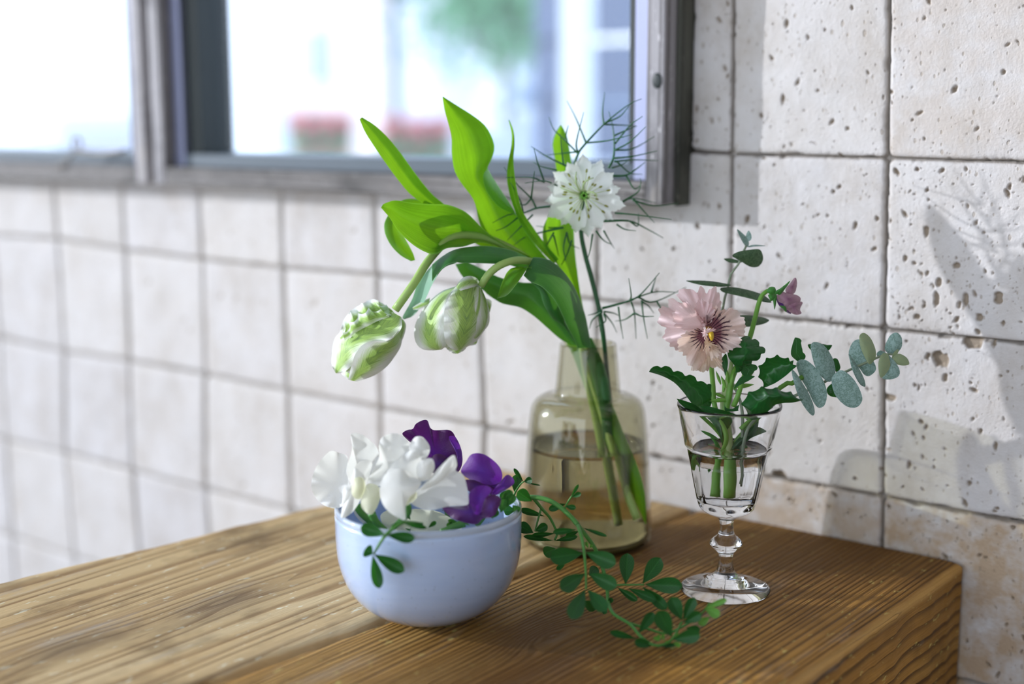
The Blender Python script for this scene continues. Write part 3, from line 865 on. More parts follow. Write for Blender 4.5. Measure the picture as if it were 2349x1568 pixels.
# flower troughs
def trough(x0, x1, D, zt, label):
    a, b = at(x0, 194, D), at(x1, 194, D)
    t = empty('flower_trough', (a + b) / 2 * np.array([1, 1, 0]) + np.array([0, 0, GZ])); tag(t, label, 'flower trough')
    u = (b - a) * np.array([1, 1, 0]); L = np.linalg.norm(u); u /= L; nrm = np.array([-u[1], u[0], 0]); o0 = a * np.array([1, 1, 0])
    P = []
    for z, g_ in ((GZ, .04), (zt, 0)):
        for s, dd in ((g_, g_), (L - g_, g_), (L - g_, .4 - g_), (g_, .4 - g_)):
            q = o0 + u * s + nrm * dd; P.append((q[0], q[1], z))
    mesh('trough', P, [(0, 3, 2, 1), (4, 5, 6, 7), (0, 1, 5, 4), (1, 2, 6, 5), (2, 3, 7, 6), (3, 0, 4, 7)], M['terracotta'], t, smooth=False)
    for nm, mat_, cnt, lift in (('foliage', M['foliage'], 260, .02), ('blossom', M['geranium'], 420, .09)):
        V, F = [], []
        for k in range(cnt):
            c = o0 + u * rng.random() * L + nrm * rng.random() * .4 + np.array([0, 0, zt + lift + rng.random() * .12])
            p1 = np.array([rng.gauss(0, 1) for _ in range(3)]); p1 /= np.linalg.norm(p1)
            p2 = np.cross(p1, [rng.gauss(0, 1) for _ in range(3)]); p2 /= np.linalg.norm(p2)
            i0 = len(V); s = .028
            V += [c - p1 * s, c + p2 * s, c + p1 * s, c - p2 * s]; F.append((i0, i0 + 1, i0 + 2, i0 + 3))
        o = mesh(nm, V, F, mat_, t, smooth=False); o['kind'] = 'stuff'
trough(655, 790, 7.8, .62, 'terracotta trough of red flowers before the beige house')
trough(870, 1030, 7.4, .60, 'terracotta trough of red flowers under the dark lamp post')

# latch and dry twig on the left window's bottom rail
q0 = at_wall(180, 330, -.029)
t = empty('window_latch', q0); tag(t, 'small bent metal latch on the left window rail', 'latch')
M['latch'] = plain('dull_metal', (0.20, 0.18, 0.16), 0.4, 0.2, 60, Metallic=0.7)
ring = [q0 + np.array([.006 * math.cos(a), -.002, .006 * math.sin(a)]) for a in np.linspace(0, 2 * math.pi, 17)]
tube('ring', ring, .0013, M['latch'], t, 6)
tube('arm', [q0 + np.array([.004, -.002, -.005]), at_wall(225, 352, -.030), at_wall(290, 345, -.030)], .0016, M['latch'], t, 6, n=8)
tube('hook', [q0 + np.array([-.003, -.002, -.006]), at_wall(150, 372, -.030), at_wall(128, 385, -.030)], .0012, M['latch'], t, 6, n=8)

# ------------------------------------------------------------------ table
table = empty('wooden_table', (-.13, -.3, 0))
tag(table, 'thick weathered wooden table of two planks against the tiled wall', 'table')
TY0, TY1 = -.62, -.0045
def plank(name, xl, xr, mat, seed, chamfer_right, th=.085):
    """xl, xr: x of the two long edges as functions of y; a top that undulates, worn arrises."""
    r = np.random.RandomState(seed)
    ys = np.linspace(TY0, TY1, 170)
    us = np.array([0, .004, .010, .02] + list(np.linspace(.04, .96, 40)) + [.98, .990, .996, 1.0])
    V, F = [], []
    wl = (vnoise(ys * 38 + 40, ys * 0 + 3, seed) - .5) * .0032 + (vnoise(ys * 160 + 40, ys * 0 + 3, seed + 1) - .5) * .0012
    wr = (vnoise(ys * 38 + 40, ys * 0 + 9, seed + 2) - .5) * .0022 + (vnoise(ys * 160 + 40, ys * 0 + 3, seed + 3) - .5) * .0012
    if chamfer_right: wr = wr * .4
    for a, y in enumerate(ys):
        x0 = xl(y) + wl[a]; x1 = xr(y) + wr[a]
        for u in us:
            x = x0 + (x1 - x0) * u
            e0 = (x - x0); e1 = (x1 - x)
            d = .0018 * math.exp(-e0 / .0016) + (.0026 * math.exp(-e1 / .0030) if chamfer_right else .0018 * math.exp(-e1 / .0016))
            V.append((x, y, TABLE - d))
    m = len(us); n = len(ys)
    for a in range(n - 1):
        for b in range(m - 1):
            k = a * m + b; F.append((k, k + 1, k + m + 1, k + m))
    rim = [b for b in range(m)] + [a * m + m - 1 for a in range(1, n)] + [(n - 1) * m + b for b in range(m - 2, -1, -1)] + [a * m for a in range(n - 2, 0, -1)]
    base = len(V)
    for k in rim: V.append((V[k][0], V[k][1], TABLE - th))
    for j in range(len(rim)):
        j2 = (j + 1) % len(rim); F.append((rim[j2], rim[j], base + j, base + j2))
    F.append(tuple(base + j for j in range(len(rim))))
    o = mesh(name, V, F, mat, table)
    mo = o.modifiers.new('edge', 'EDGE_SPLIT'); mo.split_angle = math.radians(50)
    return o
plank('plank', lambda y: -.2990 + .159 * y, lambda y: -.1225 + .105 * y - .0010, M['plank_far'], 3, False)
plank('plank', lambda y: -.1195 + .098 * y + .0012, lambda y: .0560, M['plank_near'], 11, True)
for (x, y) in ((-.34, -.56), (-.25, -.06), (-.02, -.56), (.0, -.06)):
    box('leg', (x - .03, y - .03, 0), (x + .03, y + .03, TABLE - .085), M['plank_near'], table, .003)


# ------------------------------------------------------------------ vessel materials
M['bowl'] = None
def bowl_material():
    m, nt, out = nodes('opal_glass'); g = G(nt)
    ob = g.n('ShaderNodeTexCoord').outputs['Object']
    sw = g.noise(g.mapping(ob, (1, 1, 6)), 30, 4, 0.6, 0.6)
    col = g.mix(sw, (0.42, 0.55, 0.82), (0.54, 0.66, 0.90))
    sp = g.n('ShaderNodeTexVoronoi'); g.l(ob, sp.inputs['Vector']); sp.inputs['Scale'].default_value = 260
    dots = g.math('LESS_THAN', sp.outputs['Distance'], 0.075)
    col = g.mix(g.math('MULTIPLY', dots, 0.6), col, (0.15, 0.17, 0.2))
    p = principled(g, col, 0.22, Coat_Weight=1.0, Coat_Roughness=0.05, Subsurface_Weight=0.15, Subsurface_Radius=(0.01, 0.01, 0.012), Specular_IOR_Level=0.4)
    p.inputs['Subsurface Scale'].default_value = 0.5
    g.l(p.outputs[0], out.inputs[0])
    return m
M['bowl'] = bowl_material()
M['bowl_rim'] = plain('clear_rim_glass', (0.60, 0.70, 0.86), 0.05, 0.02, 10, Transmission_Weight=0.3, Coat_Weight=1.0)
M['smoke_glass'] = thin_glass('smoked_glass', (0.83, 0.82, 0.725), 1.5, 0.035, 1.4)
M['clear_glass'] = solid_glass('clear_pressed_glass', (0.99, 0.99, 1.0), 1.5, 0.012)
M['water'] = solid_glass('water', (0.99, 1.0, 0.995), 1.33)
M['vase_water'] = solid_glass('tinted_water', (0.80, 0.75, 0.60), 1.33)

VX, VY = at_table(1346, 1236)[:2]
GX, GY = at_table(1663, 1352)[:2]
BX, BY = at_table(986, 1407)[:2]

# bowl
bowl = empty('glass_bowl', (BX, BY, TABLE)); tag(bowl, 'pale blue opal glass bowl holding sweet pea blossoms', 'bowl')
outer = smooth_prof([(.0135, 0.0), (.0200, .0006), (.0280, .0038), (.0360, .0096), (.0425, .0185), (.0464, .0300), (.0476, .0420), (.0478, .0560)], 34)
inner = smooth_prof([(.0452, .0560), (.0448, .0420), (.0436, .0300), (.0396, .0190), (.0330, .0110), (.0240, .0060), (.0120, .0042), (0, .0040)], 30)
lathe('body', [(0, .0002)] + outer + inner, (BX, BY, TABLE), M['bowl'], bowl, 128)
lathe('rim', smooth_prof([(.0478, .0560), (.0478, .0574), (.0474, .0586), (.0465, .0592), (.0456, .0586), (.0452, .0574), (.0452, .0560)], 20), (BX, BY, TABLE), M['bowl_rim'], bowl, 128)

# vase
vase = empty('glass_vase', (VX, VY, TABLE)); tag(vase, 'smoked olive glass vase with narrow neck, half full of water', 'vase')
vo = [(0, .0005), (.0340, .0005), (.0378, .0012), (.0389, .0035), (.0390, .0060), (.0382, .0200), (.0371, .0450), (.0358, .0650), (.0345, .0770), (.0335, .0822), (.0310, .0862), (.0270, .0885), (.0225, .0893), (.0203, .0900), (.0195, .0920), (.0187, .1000), (.0176, .1110), (.0168, .1195), (.0163, .1202)]
vo = vo[:2] + smooth_prof(vo[1:], 70)
t_ = .0017
vi = [(r_ - t_ if r_ > .012 else r_, h_ + (0.0 if h_ > .084 else 0)) for r_, h_ in reversed(vo[6:])]
vi = [(r_, max(h_, .0050)) for r_, h_ in vi] + [(.030, .0048), (0, .0048)]
lathe('body', vo + vi, (VX, VY, TABLE), M['smoke_glass'], vase, 128)
wl_ = .0595
def vr(h):
    hs = [p_[1] for p_ in vo[3:]]; rs = [p_[0] for p_ in vo[3:]]
    return float(np.interp(h, hs, rs))
wp = [(0, .0030), (.0335, .0030)] + [(vr(h) - t_ - .0002, h) for h in np.linspace(.0075, wl_, 18)] + [(vr(wl_) - t_ - .0012, wl_ - .0004), (0, wl_ - .0004)]
lathe('base', [(0, .0012), (.0345, .0012), (.0366, .0030), (.0362, .0056), (.0330, .0058), (0, .0058)], (VX, VY, TABLE), plain('olive_glass_base', (0.13, 0.12, 0.045), 0.12, 0.1, 30, Coat_Weight=1.0), vase, 96)
lathe('water', wp, (VX, VY, TABLE), M['vase_water'], vase, 128)

# goblet
goblet = empty('stemmed_glass', (GX, GY, TABLE)); tag(goblet, 'clear pressed stemmed glass with faceted cup and knobbed stem', 'glass')
go = smooth_prof([(.0241, .0004), (.0243, .0012), (.0232, .0020), (.0180, .0030), (.0125, .0046), (.0106, .0058), (.0102, .0070), (.0070, .0088), (.0050, .0112), (.0040, .0150), (.0037, .0185), (.0044, .0212),
                  (.0070, .0238), (.0086, .0256), (.0087, .0270), (.0070, .0290), (.0048, .0312), (.0039, .0345), (.0038, .0380), (.0044, .0402), (.0070, .0420), (.0115, .0440), (.0145, .0465), (.0162, .0500), (.0170, .0530)], 90)
go += [(.0187, .0610), (.0204, .0700), (.0221, .0785), (.0225, .0800), (.0232, .0806), (.0235, .0815), (.0246, .0880), (.0262, .0960), (.0273, .1012), (.0277, .1024), (.0275, .1034), (.0267, .1036), (.0262, .1028)]
gi = [(.0258, .1010), (.0244, .0950), (.0224, .0860), (.0210, .0795), (.0190, .0690), (.0168, .0580), (.0155, .0530), (.0140, .0512), (.0100, .0503), (0, .0500)]
def gfacet(r_, h):
    if r_ > .0137 and .0465 < h < .0803: return 10, max(0.0, min(1.0, (h - .0465) / .004, (.0803 - h) / .003))
    if h < .0425 and h > .0300 and r_ < .008: return 8, .45
    return 12, 0
lathe('body', [(0, .0004)] + go + gi, (GX, GY, TABLE), M['clear_glass'], goblet, 144, facet=lambda r_, h: gfacet(r_, h) if True else (12, 0))
lathe('water', [(0, .0502), (.0101, .0505), (.0141, .0514), (.0156, .0532), (.0169, .0582), (.0191, .0692), (.0209, .0785), (.0205, .0782), (0, .0782)], (GX, GY, TABLE), M['water'], goblet, 96)

# ------------------------------------------------------------------ plant materials
M['tulip_leaf'] = leafy('tulip_leaf', (0.024, 0.155, 0.012), (0.16, 0.46, 0.045), (0.42, 0.88, 0.02), 0.47, 0.32, 'parallel', 0.2, vamt=0.45)
M['tulip_leaf_dark'] = leafy('tulip_leaf_deep', (0.022, 0.115, 0.030), (0.085, 0.27, 0.085), (0.18, 0.55, 0.04), 0.30, 0.32, 'parallel', 0.3, vamt=0.45)
M['tulip_leaf_pale'] = leafy('tulip_leaf_bloom', (0.24, 0.46, 0.33), (0.40, 0.62, 0.48), (0.40, 0.75, 0.40), 0.35, 0.4, 'parallel', 0.5)
M['tulip_stem'] = leafy('tulip_stem', (0.36, 0.54, 0.15), (0.52, 0.68, 0.24), (0.4, 0.7, 0.1), 0.15, 0.4, 'parallel', 0.1)
M['vine_leaf'] = leafy('vine_leaf', (0.009, 0.075, 0.014), (0.036, 0.18, 0.042), (0.07, 0.38, 0.03), 0.25, 0.45, 'mid', 0.25, vamt=0.4)
M['vine_leaf_young'] = leafy('young_vine_leaf', (0.14, 0.40, 0.06), (0.25, 0.55, 0.12), (0.3, 0.7, 0.1), 0.3, 0.45, 'mid', 0.2)
M['vine_stem'] = leafy('vine_stem', (0.08, 0.27, 0.05), (0.14, 0.38, 0.08), (0.2, 0.5, 0.06), 0.12, 0.4, 'parallel', 0.1)
M['pansy_leaf'] = leafy('pansy_leaf', (0.007, 0.065, 0.014), (0.025, 0.15, 0.035), (0.08, 0.42, 0.03), 0.20, 0.27, 'mid', 0.05, vamt=0.3)
M['pansy_stem'] = leafy('pansy_stem', (0.17, 0.42, 0.06), (0.32, 0.58, 0.13), (0.4, 0.75, 0.1), 0.2, 0.35, 'parallel', 0.1)
M['pale_stem'] = leafy('blanched_stem', (0.42, 0.58, 0.22), (0.60, 0.72, 0.40), (0.6, 0.8, 0.3), 0.25, 0.35, 'parallel', 0.1)
M['euca'] = leafy('eucalyptus_leaf', (0.30, 0.44, 0.41), (0.075, 0.165, 0.12), (0.16, 0.34, 0.18), 0.15, 0.45, 'net', 0.3, vamt=0.42)
M['euca_dark'] = leafy('eucalyptus_leaf_back', (0.05, 0.10, 0.05), (0.09, 0.16, 0.08), (0.15, 0.28, 0.10), 0.2, 0.42, 'net', 0.1, vamt=0.5)
M['euca_sunlit'] = leafy('sunlit_eucalyptus_leaf', (0.34, 0.42, 0.24), (0.24, 0.32, 0.22), (0.4, 0.5, 0.15), 0.25, 0.45, 'net', 0.1, vamt=0.5)  # yellow green of the sunlit leaves is put into the colour
M['euca_stem'] = plain('eucalyptus_stem', (0.24, 0.30, 0.20), 0.5, 0.2, 60)
M['needle'] = leafy('nigella_bract', (0.012, 0.10, 0.03), (0.035, 0.19, 0.06), (0.1, 0.4, 0.1), 0.06, 0.3, 'parallel', 0.0)
M['nigella_stem'] = leafy('nigella_stem', (0.012, 0.085, 0.025), (0.03, 0.15, 0.045), (0.1, 0.4, 0.1), 0.05, 0.35, 'parallel', 0.1)

def tulip_col(g, uv, ob):
    sx = g.n('ShaderNodeSeparateXYZ'); g.l(uv, sx.inputs[0])
    mid = g.math('ABSOLUTE', g.math('SUBTRACT', sx.outputs[0], 0.5))
    # feathered flames of green along the middle of the petal
    skew = g.math('ADD', sx.outputs[1], g.math('MULTIPLY', mid, 0.9))
    cb = g.n('ShaderNodeCombineXYZ'); g.l(sx.outputs[0], cb.inputs[0]); g.l(skew, cb.inputs[1])
    st = g.noise(g.mapping(cb.outputs[0], (3.0, 17, 1)), 1.6, 4, 0.6)
    fl = g.math('SUBTRACT', g.math('ADD', 0.40, g.math('MULTIPLY', st, 0.60)), g.math('MULTIPLY', mid, 1.75))
    top = g.math('MULTIPLY', g.math('SUBTRACT', 0.42, sx.outputs[1]), 0.55)
    f = g.math('ADD', fl, g.math('MAXIMUM', top, -0.05))
    fb = g.math('MULTIPLY', f, 2.3, clamp=True)
    fine = g.noise(g.mapping(cb.outputs[0], (4, 60, 1)), 2.0, 3)
    col = g.mix(fb, (0.94, 0.96, 0.94), (0.42, 0.66, 0.10))
    dk = g.math('MULTIPLY', g.math('SUBTRACT', g.math('MULTIPLY', st, fb), 0.47), 5.0, clamp=True)
    col = g.mix(dk, col, (0.17, 0.36, 0.05))
    return g.mix(g.math('MULTIPLY', fine, 0.2), col, (0.85, 0.88, 0.80))
M['tulip_petal'] = petal_shader('tulip_petal', tulip_col, (1, 1, .9), 0.28, 0.42, 0.35, (40, 4, 1), 0.1)

def flat_col(a, b, scale=30):
    def f(g, uv, ob):
        return g.mix(g.noise(ob, scale * 6, 4), a, b)
    return f
M['white_petal'] = petal_shader('white_sweet_pea', flat_col((0.93, 0.93, 0.90), (0.96, 0.96, 0.93)), (1, 1, .96), 0.45, 0.5, 0.25, (18, 18, 1), 0.2)
M['cream_petal'] = petal_shader('cream_sweet_pea', flat_col((0.88, 0.90, 0.66), (0.94, 0.94, 0.80)), (1, 1, .85), 0.45, 0.5, 0.2, (18, 18, 1), 0.2)

def purple_col(c0, c1, c2):
    def f(g, uv, ob):
        a = g.n('ShaderNodeAttribute', attribute_name='rim').outputs['Fac']
        n = g.noise(g.mapping(uv, (9, 9, 1)), 3.0, 5, 0.7)
        col = g.mix(n, c0, c1)
        return g.mix(g.math('MULTIPLY', g.math('POWER', g.math('SUBTRACT', 1.0, a), 2.0), 0.8), col, c2)
    return f
M['purple_petal'] = petal_shader('maroon_sweet_pea', purple_col((0.055, 0.004, 0.075), (0.10, 0.008, 0.13), (0.10, 0.03, 0.30)), (1.6, .8, 1.6), 0.3, 0.42, 0.4, (26, 26, 1), 0.6)
M['violet_petal'] = petal_shader('violet_sweet_pea', purple_col((0.11, 0.012, 0.26), (0.19, 0.022, 0.36), (0.14, 0.04, 0.42)), (1.4, .9, 1.4), 0.32, 0.4, 0.4, (26, 26, 1), 0.6)

def pansy_col(blotch, outer, inner, yellow=0.0):
    def f(g, uv, ob):
        v = g.n('ShaderNodeVectorMath', operation='SUBTRACT'); g.l(uv, v.inputs[0]); v.inputs[1].default_value = (.5, .5, 0)
        ln = g.n('ShaderNodeVectorMath', operation='LENGTH'); g.l(v.outputs[0], ln.inputs[0])
        r = g.math('MULTIPLY', ln.outputs['Value'], 2.0)
        sx = g.n('ShaderNodeSeparateXYZ'); g.l(v.outputs[0], sx.inputs[0])
        th = g.math('ARCTAN2', sx.outputs[1], sx.outputs[0])
        wob = g.noise(g.mapping(uv, (6, 6, 1)), 2.0, 3)
        vein = g.math('SINE', g.math('ADD', g.math('MULTIPLY', th, 26.0), g.math('MULTIPLY', wob, 5.0)))
        vein = g.math('GREATER_THAN', vein, 0.55)
        col = g.mix(g.math('MULTIPLY', r, 1.1, clamp=True), inner, outer)
        fine = g.math('SINE', g.math('ADD', g.math('MULTIPLY', th, 60.0), g.math('MULTIPLY', wob, 9.0)))
        col = g.mix(g.math('MULTIPLY', g.math('GREATER_THAN', fine, 0.8), 0.10), col, (0.70, 0.38, 0.40))
        if blotch > 0:
            edge = g.math('ADD', blotch, g.math('MULTIPLY', g.math('SUBTRACT', wob, 0.5), 0.25))
            b = g.math('MULTIPLY', g.math('SUBTRACT', edge, r), 7.0, clamp=True)
            vb = g.math('MULTIPLY', g.math('SUBTRACT', g.math('ADD', edge, 0.16), r), 8.0, clamp=True)
            col = g.mix(g.math('MULTIPLY', b, 0.85), col, (0.22, 0.035, 0.10))
            col = g.mix(g.math('MULTIPLY', g.math('MULTIPLY', vb, vein), 0.95), col, (0.05, 0.004, 0.03))
        if yellow > 0:
            yb = g.math('MULTIPLY', g.math('SUBTRACT', yellow, r), 12.0, clamp=True)
            col = g.mix(yb, col, (0.75, 0.45, 0.02))
        return col
    return f
PK, PC = (0.97, 0.80, 0.82), (0.88, 0.74, 0.62)
M['pansy_pink'] = petal_shader('pansy_pink_petal', pansy_col(0.0, PK, (0.95, 0.77, 0.77)), (1.05, .9, .85), 0.4, 0.5, 0.35, (22, 22, 1), 0.3)
M['pansy_peach'] = petal_shader('pansy_peach_petal', pansy_col(0.0, (0.96, 0.83, 0.76), (0.90, 0.68, 0.46)), (1.05, .95, .8), 0.4, 0.5, 0.35, (22, 22, 1), 0.3)
M['pansy_blotch'] = petal_shader('pansy_blotched_petal', pansy_col(0.50, (0.97, 0.83, 0.80), (0.88, 0.62, 0.52), 0.14), (1.05, .95, .85), 0.35, 0.5, 0.35, (22, 22, 1), 0.3)
M['pansy_veined'] = petal_shader('pansy_veined_petal', pansy_col(0.34, (0.97, 0.83, 0.79), (0.90, 0.66, 0.54), 0.05), (1.05, .95, .85), 0.38, 0.5, 0.35, (22, 22, 1), 0.3)
M['mauve'] = petal_shader('wilted_mauve_petal', purple_col((0.36, 0.17, 0.27), (0.55, 0.36, 0.40), (0.16, 0.04, 0.12)), (1, .9, .95), 0.3, 0.55, 0.4, (20, 20, 1), 0.3)
M['nig_petal'] = petal_shader('nigella_petal', flat_col((0.90, 0.94, 0.92), (0.96, 0.97, 0.96)), (1, 1.0, .95), 0.35, 0.5, 0.3, (14, 2, 1), 0.2)
M['anther'] = plain('anther', (0.30, 0.32, 0.05), 0.6, 0.3, 400)
M['filament'] = plain('filament', (0.66, 0.76, 0.42), 0.5, 0.1, 200)
M['carpel'] = plain('carpel', (0.16, 0.42, 0.05), 0.45, 0.3, 300)
M['style'] = plain('style', (0.55, 0.70, 0.34), 0.45, 0.1, 300)
M['yellow_eye'] = plain('pansy_eye', (0.72, 0.48, 0.03), 0.5, 0.2, 300)
M['calyx'] = leafy('calyx', (0.05, 0.24, 0.04), (0.14, 0.40, 0.10), (0.2, 0.6, 0.08), 0.2, 0.45, 'parallel', 0.1)

def scallop(P, k, amp):
    """Toothed margin."""
    q = catmull(np.array([(x, y, 0) for x, y in P], float), k * 4 + 1)
    t = np.gradient(q[:, :2], axis=0); t /= np.linalg.norm(t, axis=1)[:, None] + 1e-9
    nrm = np.stack([t[:, 1], -t[:, 0]], -1)
    f = np.abs(np.sin(np.linspace(0, k * math.pi, len(q)))) ** .6
    q[:, :2] += nrm * (f * amp)[:, None]
    return [tuple(v[:2]) for v in q]

# ------------------------------------------------------------------ tulips
DT = .808
tulipA = empty('parrot_tulip', at(1335, 1005, .846)); tag(tulipA, 'drooping green and white parrot tulip, leftmost of the two heads', 'tulip', 'parrot tulips in the smoked vase')
tulipB = empty('parrot_tulip', at(1395, 1005, .846)); tag(tulipB, 'drooping white and green parrot tulip hanging nearest the vase', 'tulip', 'parrot tulips in the smoked vase')
tL, tD, tP = M['tulip_leaf'], M['tulip_leaf_dark'], M['tulip_leaf_pale']

def in_vase(P):
    """Continue a stem or leaf path down through the neck to the vase bottom."""
    return P
# stems
sa = list(pline([(330, 1335, -.030), (440, 1180, -.030), (545, 1020, -.022), (680, 900, -.006), (860, 900, .004), (1060, 990, .006), (1230, 1130, .008), (1370, 1330, .010), (1450, 1480, .016)], 'leaf', DT))
sa += [at(1352, 850, .846), at(1395, 990, .842), at(1435, 1120, .835), at(1462, 1190, .832)]
tube('stem', sa, [.0023] * 9 + [.0024] * 4, M['tulip_stem'], tulipA, 12, n=70)
sb = list(pline([(845, 1190, -.020), (885, 1128, -.022), (940, 1078, -.022), (1010, 1046, -.020), (1085, 1036, -.014), (1180, 1060, -.004), (1290, 1150, .004), (1390, 1310, .010), (1440, 1480, .016)], 'leaf', DT))
sb += [at(1345, 860, .848), at(1375, 1000, .850), at(1400, 1150, .852), at(1410, 1200, .85)]
tube('stem', sb, [.0021] * 9 + [.0023] * 4, M['tulip_stem'], tulipB, 12, n=70)

def tleaf(A, B, mat, par, D=DT, **kw):
    return strip('leaf', A, B, D, mat, par, z='leaf', n=40, m=13, **kw)
# narrow upper-left leaf
tleaf([(118, 192, -.02), (150, 268, -.02), (205, 355, -.018), (270, 450, -.016), (345, 552, -.012), (420, 640, -.008), (500, 700, -.004), (620, 800, .0), (800, 930, .004), (1000, 1010, .006)],
      [(132, 180, -.02), (205, 226, -.018), (285, 300, -.016), (360, 390, -.012), (432, 490, -.008), (500, 580, -.004), (562, 650, 0), (630, 705, .004), (800, 850, .008), (1040, 985, .008)], tL, tulipA, fold=-.007)
# leaf that drops behind the broad one
tleaf([(700, 775, .006), (560, 700, .004), (440, 668, 0), (350, 690, -.004), (275, 790, -.010), (266, 860, -.012), (300, 940, -.014), (360, 1005, -.014), (425, 1042, -.014)],
      [(700, 830, .006), (570, 770, .006), (460, 740, .004), (400, 770, 0), (360, 820, -.006), (382, 890, -.008), (415, 950, -.010), (440, 1000, -.012), (450, 1036, -.014)], tL, tulipA, bulge=.003)
# broad folded leaf at the left
tleaf([(258, 700, -.030), (330, 678, -.028), (440, 694, -.024), (540, 699, -.020), (640, 703, -.016), (720, 730, -.014), (775, 765, -.012), (860, 850, -.008), (960, 925, -.004), (1080, 985, 0), (1160, 1022, .002)],
      [(246, 722, -.030), (300, 785, -.032), (342, 852, -.034), (420, 930, -.034), (500, 982, -.032), (570, 1001, -.030), (640, 965, -.024), (740, 955, -.018), (850, 930, -.010), (1000, 985, -.004), (1140, 1034, .002)], tL, tulipA, bulge=-.012, fold=-.006)
# tall leaf
tleaf([(614, 58, -.014), (626, 135, -.012), (652, 225, -.010), (670, 305, -.010), (671, 400, -.010), (686, 500, -.008), (732, 582, -.006), (782, 645, -.004), (812, 705, -.002), (832, 800, 0), (880, 900, .004), (1010, 1010, .008), (1180, 1120, .010)],
      [(617, 56, -.014), (705, 112, -.008), (800, 172, -.004), (872, 232, 0), (916, 312, .002), (926, 372, .004), (908, 432, .006), (882, 492, .004), (905, 545, .004), (965, 625, .006), (1050, 750, .008), (1160, 930, .010), (1290, 1080, .012)], tL, tulipA, bulge=-.010, fold=-.006)
tleaf([(884, 486, .002), (858, 530, -.006), (866, 590, -.008), (898, 655, -.006), (955, 718, -.002), (1045, 762, .004)],
      [(888, 490, .004), (922, 550, .004), (978, 635, .004), (1030, 715, .004), (1050, 750, .006), (1062, 768, .006)], tL, tulipA, bulge=.002)
# slender twisted leaf
tleaf([(1009, 195, .004), (1028, 280, .004), (1025, 360, .004), (1009, 440, .002), (1000, 525, .002), (1010, 615, .002), (1042, 725, .004), (1090, 830, .006), (1172, 945, .010), (1280, 1060, .014)],
      [(1015, 195, .004), (1041, 262, .008), (1047, 340, .006), (1040, 430, .002), (1046, 520, -.002), (1062, 620, 0), (1092, 738, .002), (1152, 830, .006), (1205, 905, .010), (1310, 1030, .014)], tL, tulipB, fold=-.003)
# upright leaf behind the nigella
tleaf([(1325, 224, .030), (1290, 280, .028), (1274, 345, .026), (1284, 405, .024), (1296, 500, .022), (1292, 620, .020), (1262, 740, .016), (1216, 850, .012), (1228, 960, .012), (1288, 1045, .012), (1352, 1140, .014), (1410, 1290, .018), (1440, 1450, .022)],
      [(1328, 226, .030), (1360, 290, .032), (1380, 400, .032), (1392, 500, .032), (1402, 600, .030), (1406, 700, .028), (1402, 850, .026), (1410, 1000, .024), (1422, 1100, .022), (1440, 1230, .022), (1462, 1340, .022), (1480, 1420, .022), (1490, 1480, .024)], tL, tulipB, fold=-.006, bulge=-.003)
# arching leaf and its hanging tip
tleaf([(552, 1062, -.018), (605, 1018, -.018), (680, 975, -.016), (780, 955, -.014), (900, 952, -.012), (1020, 975, -.008), (1120, 1014, -.004), (1250, 1080, .002), (1370, 1230, .008), (1440, 1420, .016)],
      [(552, 1165, -.030), (600, 1098, -.030), (665, 1052, -.030), (740, 1052, -.024), (850, 1055, -.020), (950, 1060, -.016), (1050, 1075, -.010), (1180, 1140, -.002), (1310, 1300, .006), (1400, 1470, .016)], tD, tulipA, bulge=.004)
tleaf([(640, 1020, -.020), (560, 1060, -.019), (470, 1170, -.014), (432, 1270, -.010), (376, 1372, -.006), (380, 1388, -.005)],
      [(700, 1052, -.025), (620, 1085, -.030), (556, 1175, -.022), (502, 1290, -.014), (440, 1368, -.008), (386, 1390, -.005)], tP, tulipA, bulge=-.003)
# low leaf behind the right head
tleaf([(690, 1060, .012), (742, 1142, .010), (850, 1208, .008), (885, 1242, .006), (962, 1291, .004), (1012, 1305, .004), (1082, 1321, .004), (1162, 1371, .006), (1242, 1441, .010), (1322, 1510, .014), (1390, 1545, .018)],
      [(760, 1045, .016), (845, 1085, .014), (960, 1140, .010), (1080, 1168, .008), (1180, 1180, .006), (1232, 1250, .006), (1300, 1330, .008), (1360, 1425, .012), (1392, 1490, .016), (1410, 1520, .018), (1425, 1545, .020)], tD, tulipB, bulge=-.004, fold=-.003)
# small inner leaf
tleaf([(1140, 1165, -.002), (1196, 1218, -.002), (1222, 1300, 0), (1272, 1382, .004), (1345, 1440, .010), (1400, 1520, .014)],
      [(1175, 1168, 0), (1240, 1200, 0), (1292, 1262, .002), (1332, 1342, .006), (1356, 1422, .010), (1420, 1530, .014)], tD, tulipB, bulge=.003)
# broad front leaf with a tip folded over
tleaf([(1158, 1018, -.012), (1222, 1024, -.010), (1282, 1050, -.008), (1342, 1106, -.004), (1402, 1192, .002), (1442, 1282, .006), (1472, 1372, .010), (1492, 1472, .014), (1506, 1560, .016)],
      [(1100, 1128, -.020), (1142, 1166, -.020), (1202, 1192, -.018), (1262, 1245, -.016), (1300, 1300, -.012), (1335, 1372, -.006), (1365, 1442, 0), (1400, 1505, .008), (1425, 1565, .014)], tD, tulipB, bulge=.005)
tleaf([(1160, 1020, -.012), (1110, 1105, -.022), (1052, 1188, -.030), (1000, 1246, -.030), (940, 1267, -.022)],
      [(1150, 1085, -.018), (1062, 1076, -.020), (1010, 1098, -.018), (972, 1168, -.018), (944, 1256, -.021)], tL, tulipB, bulge=-.004)
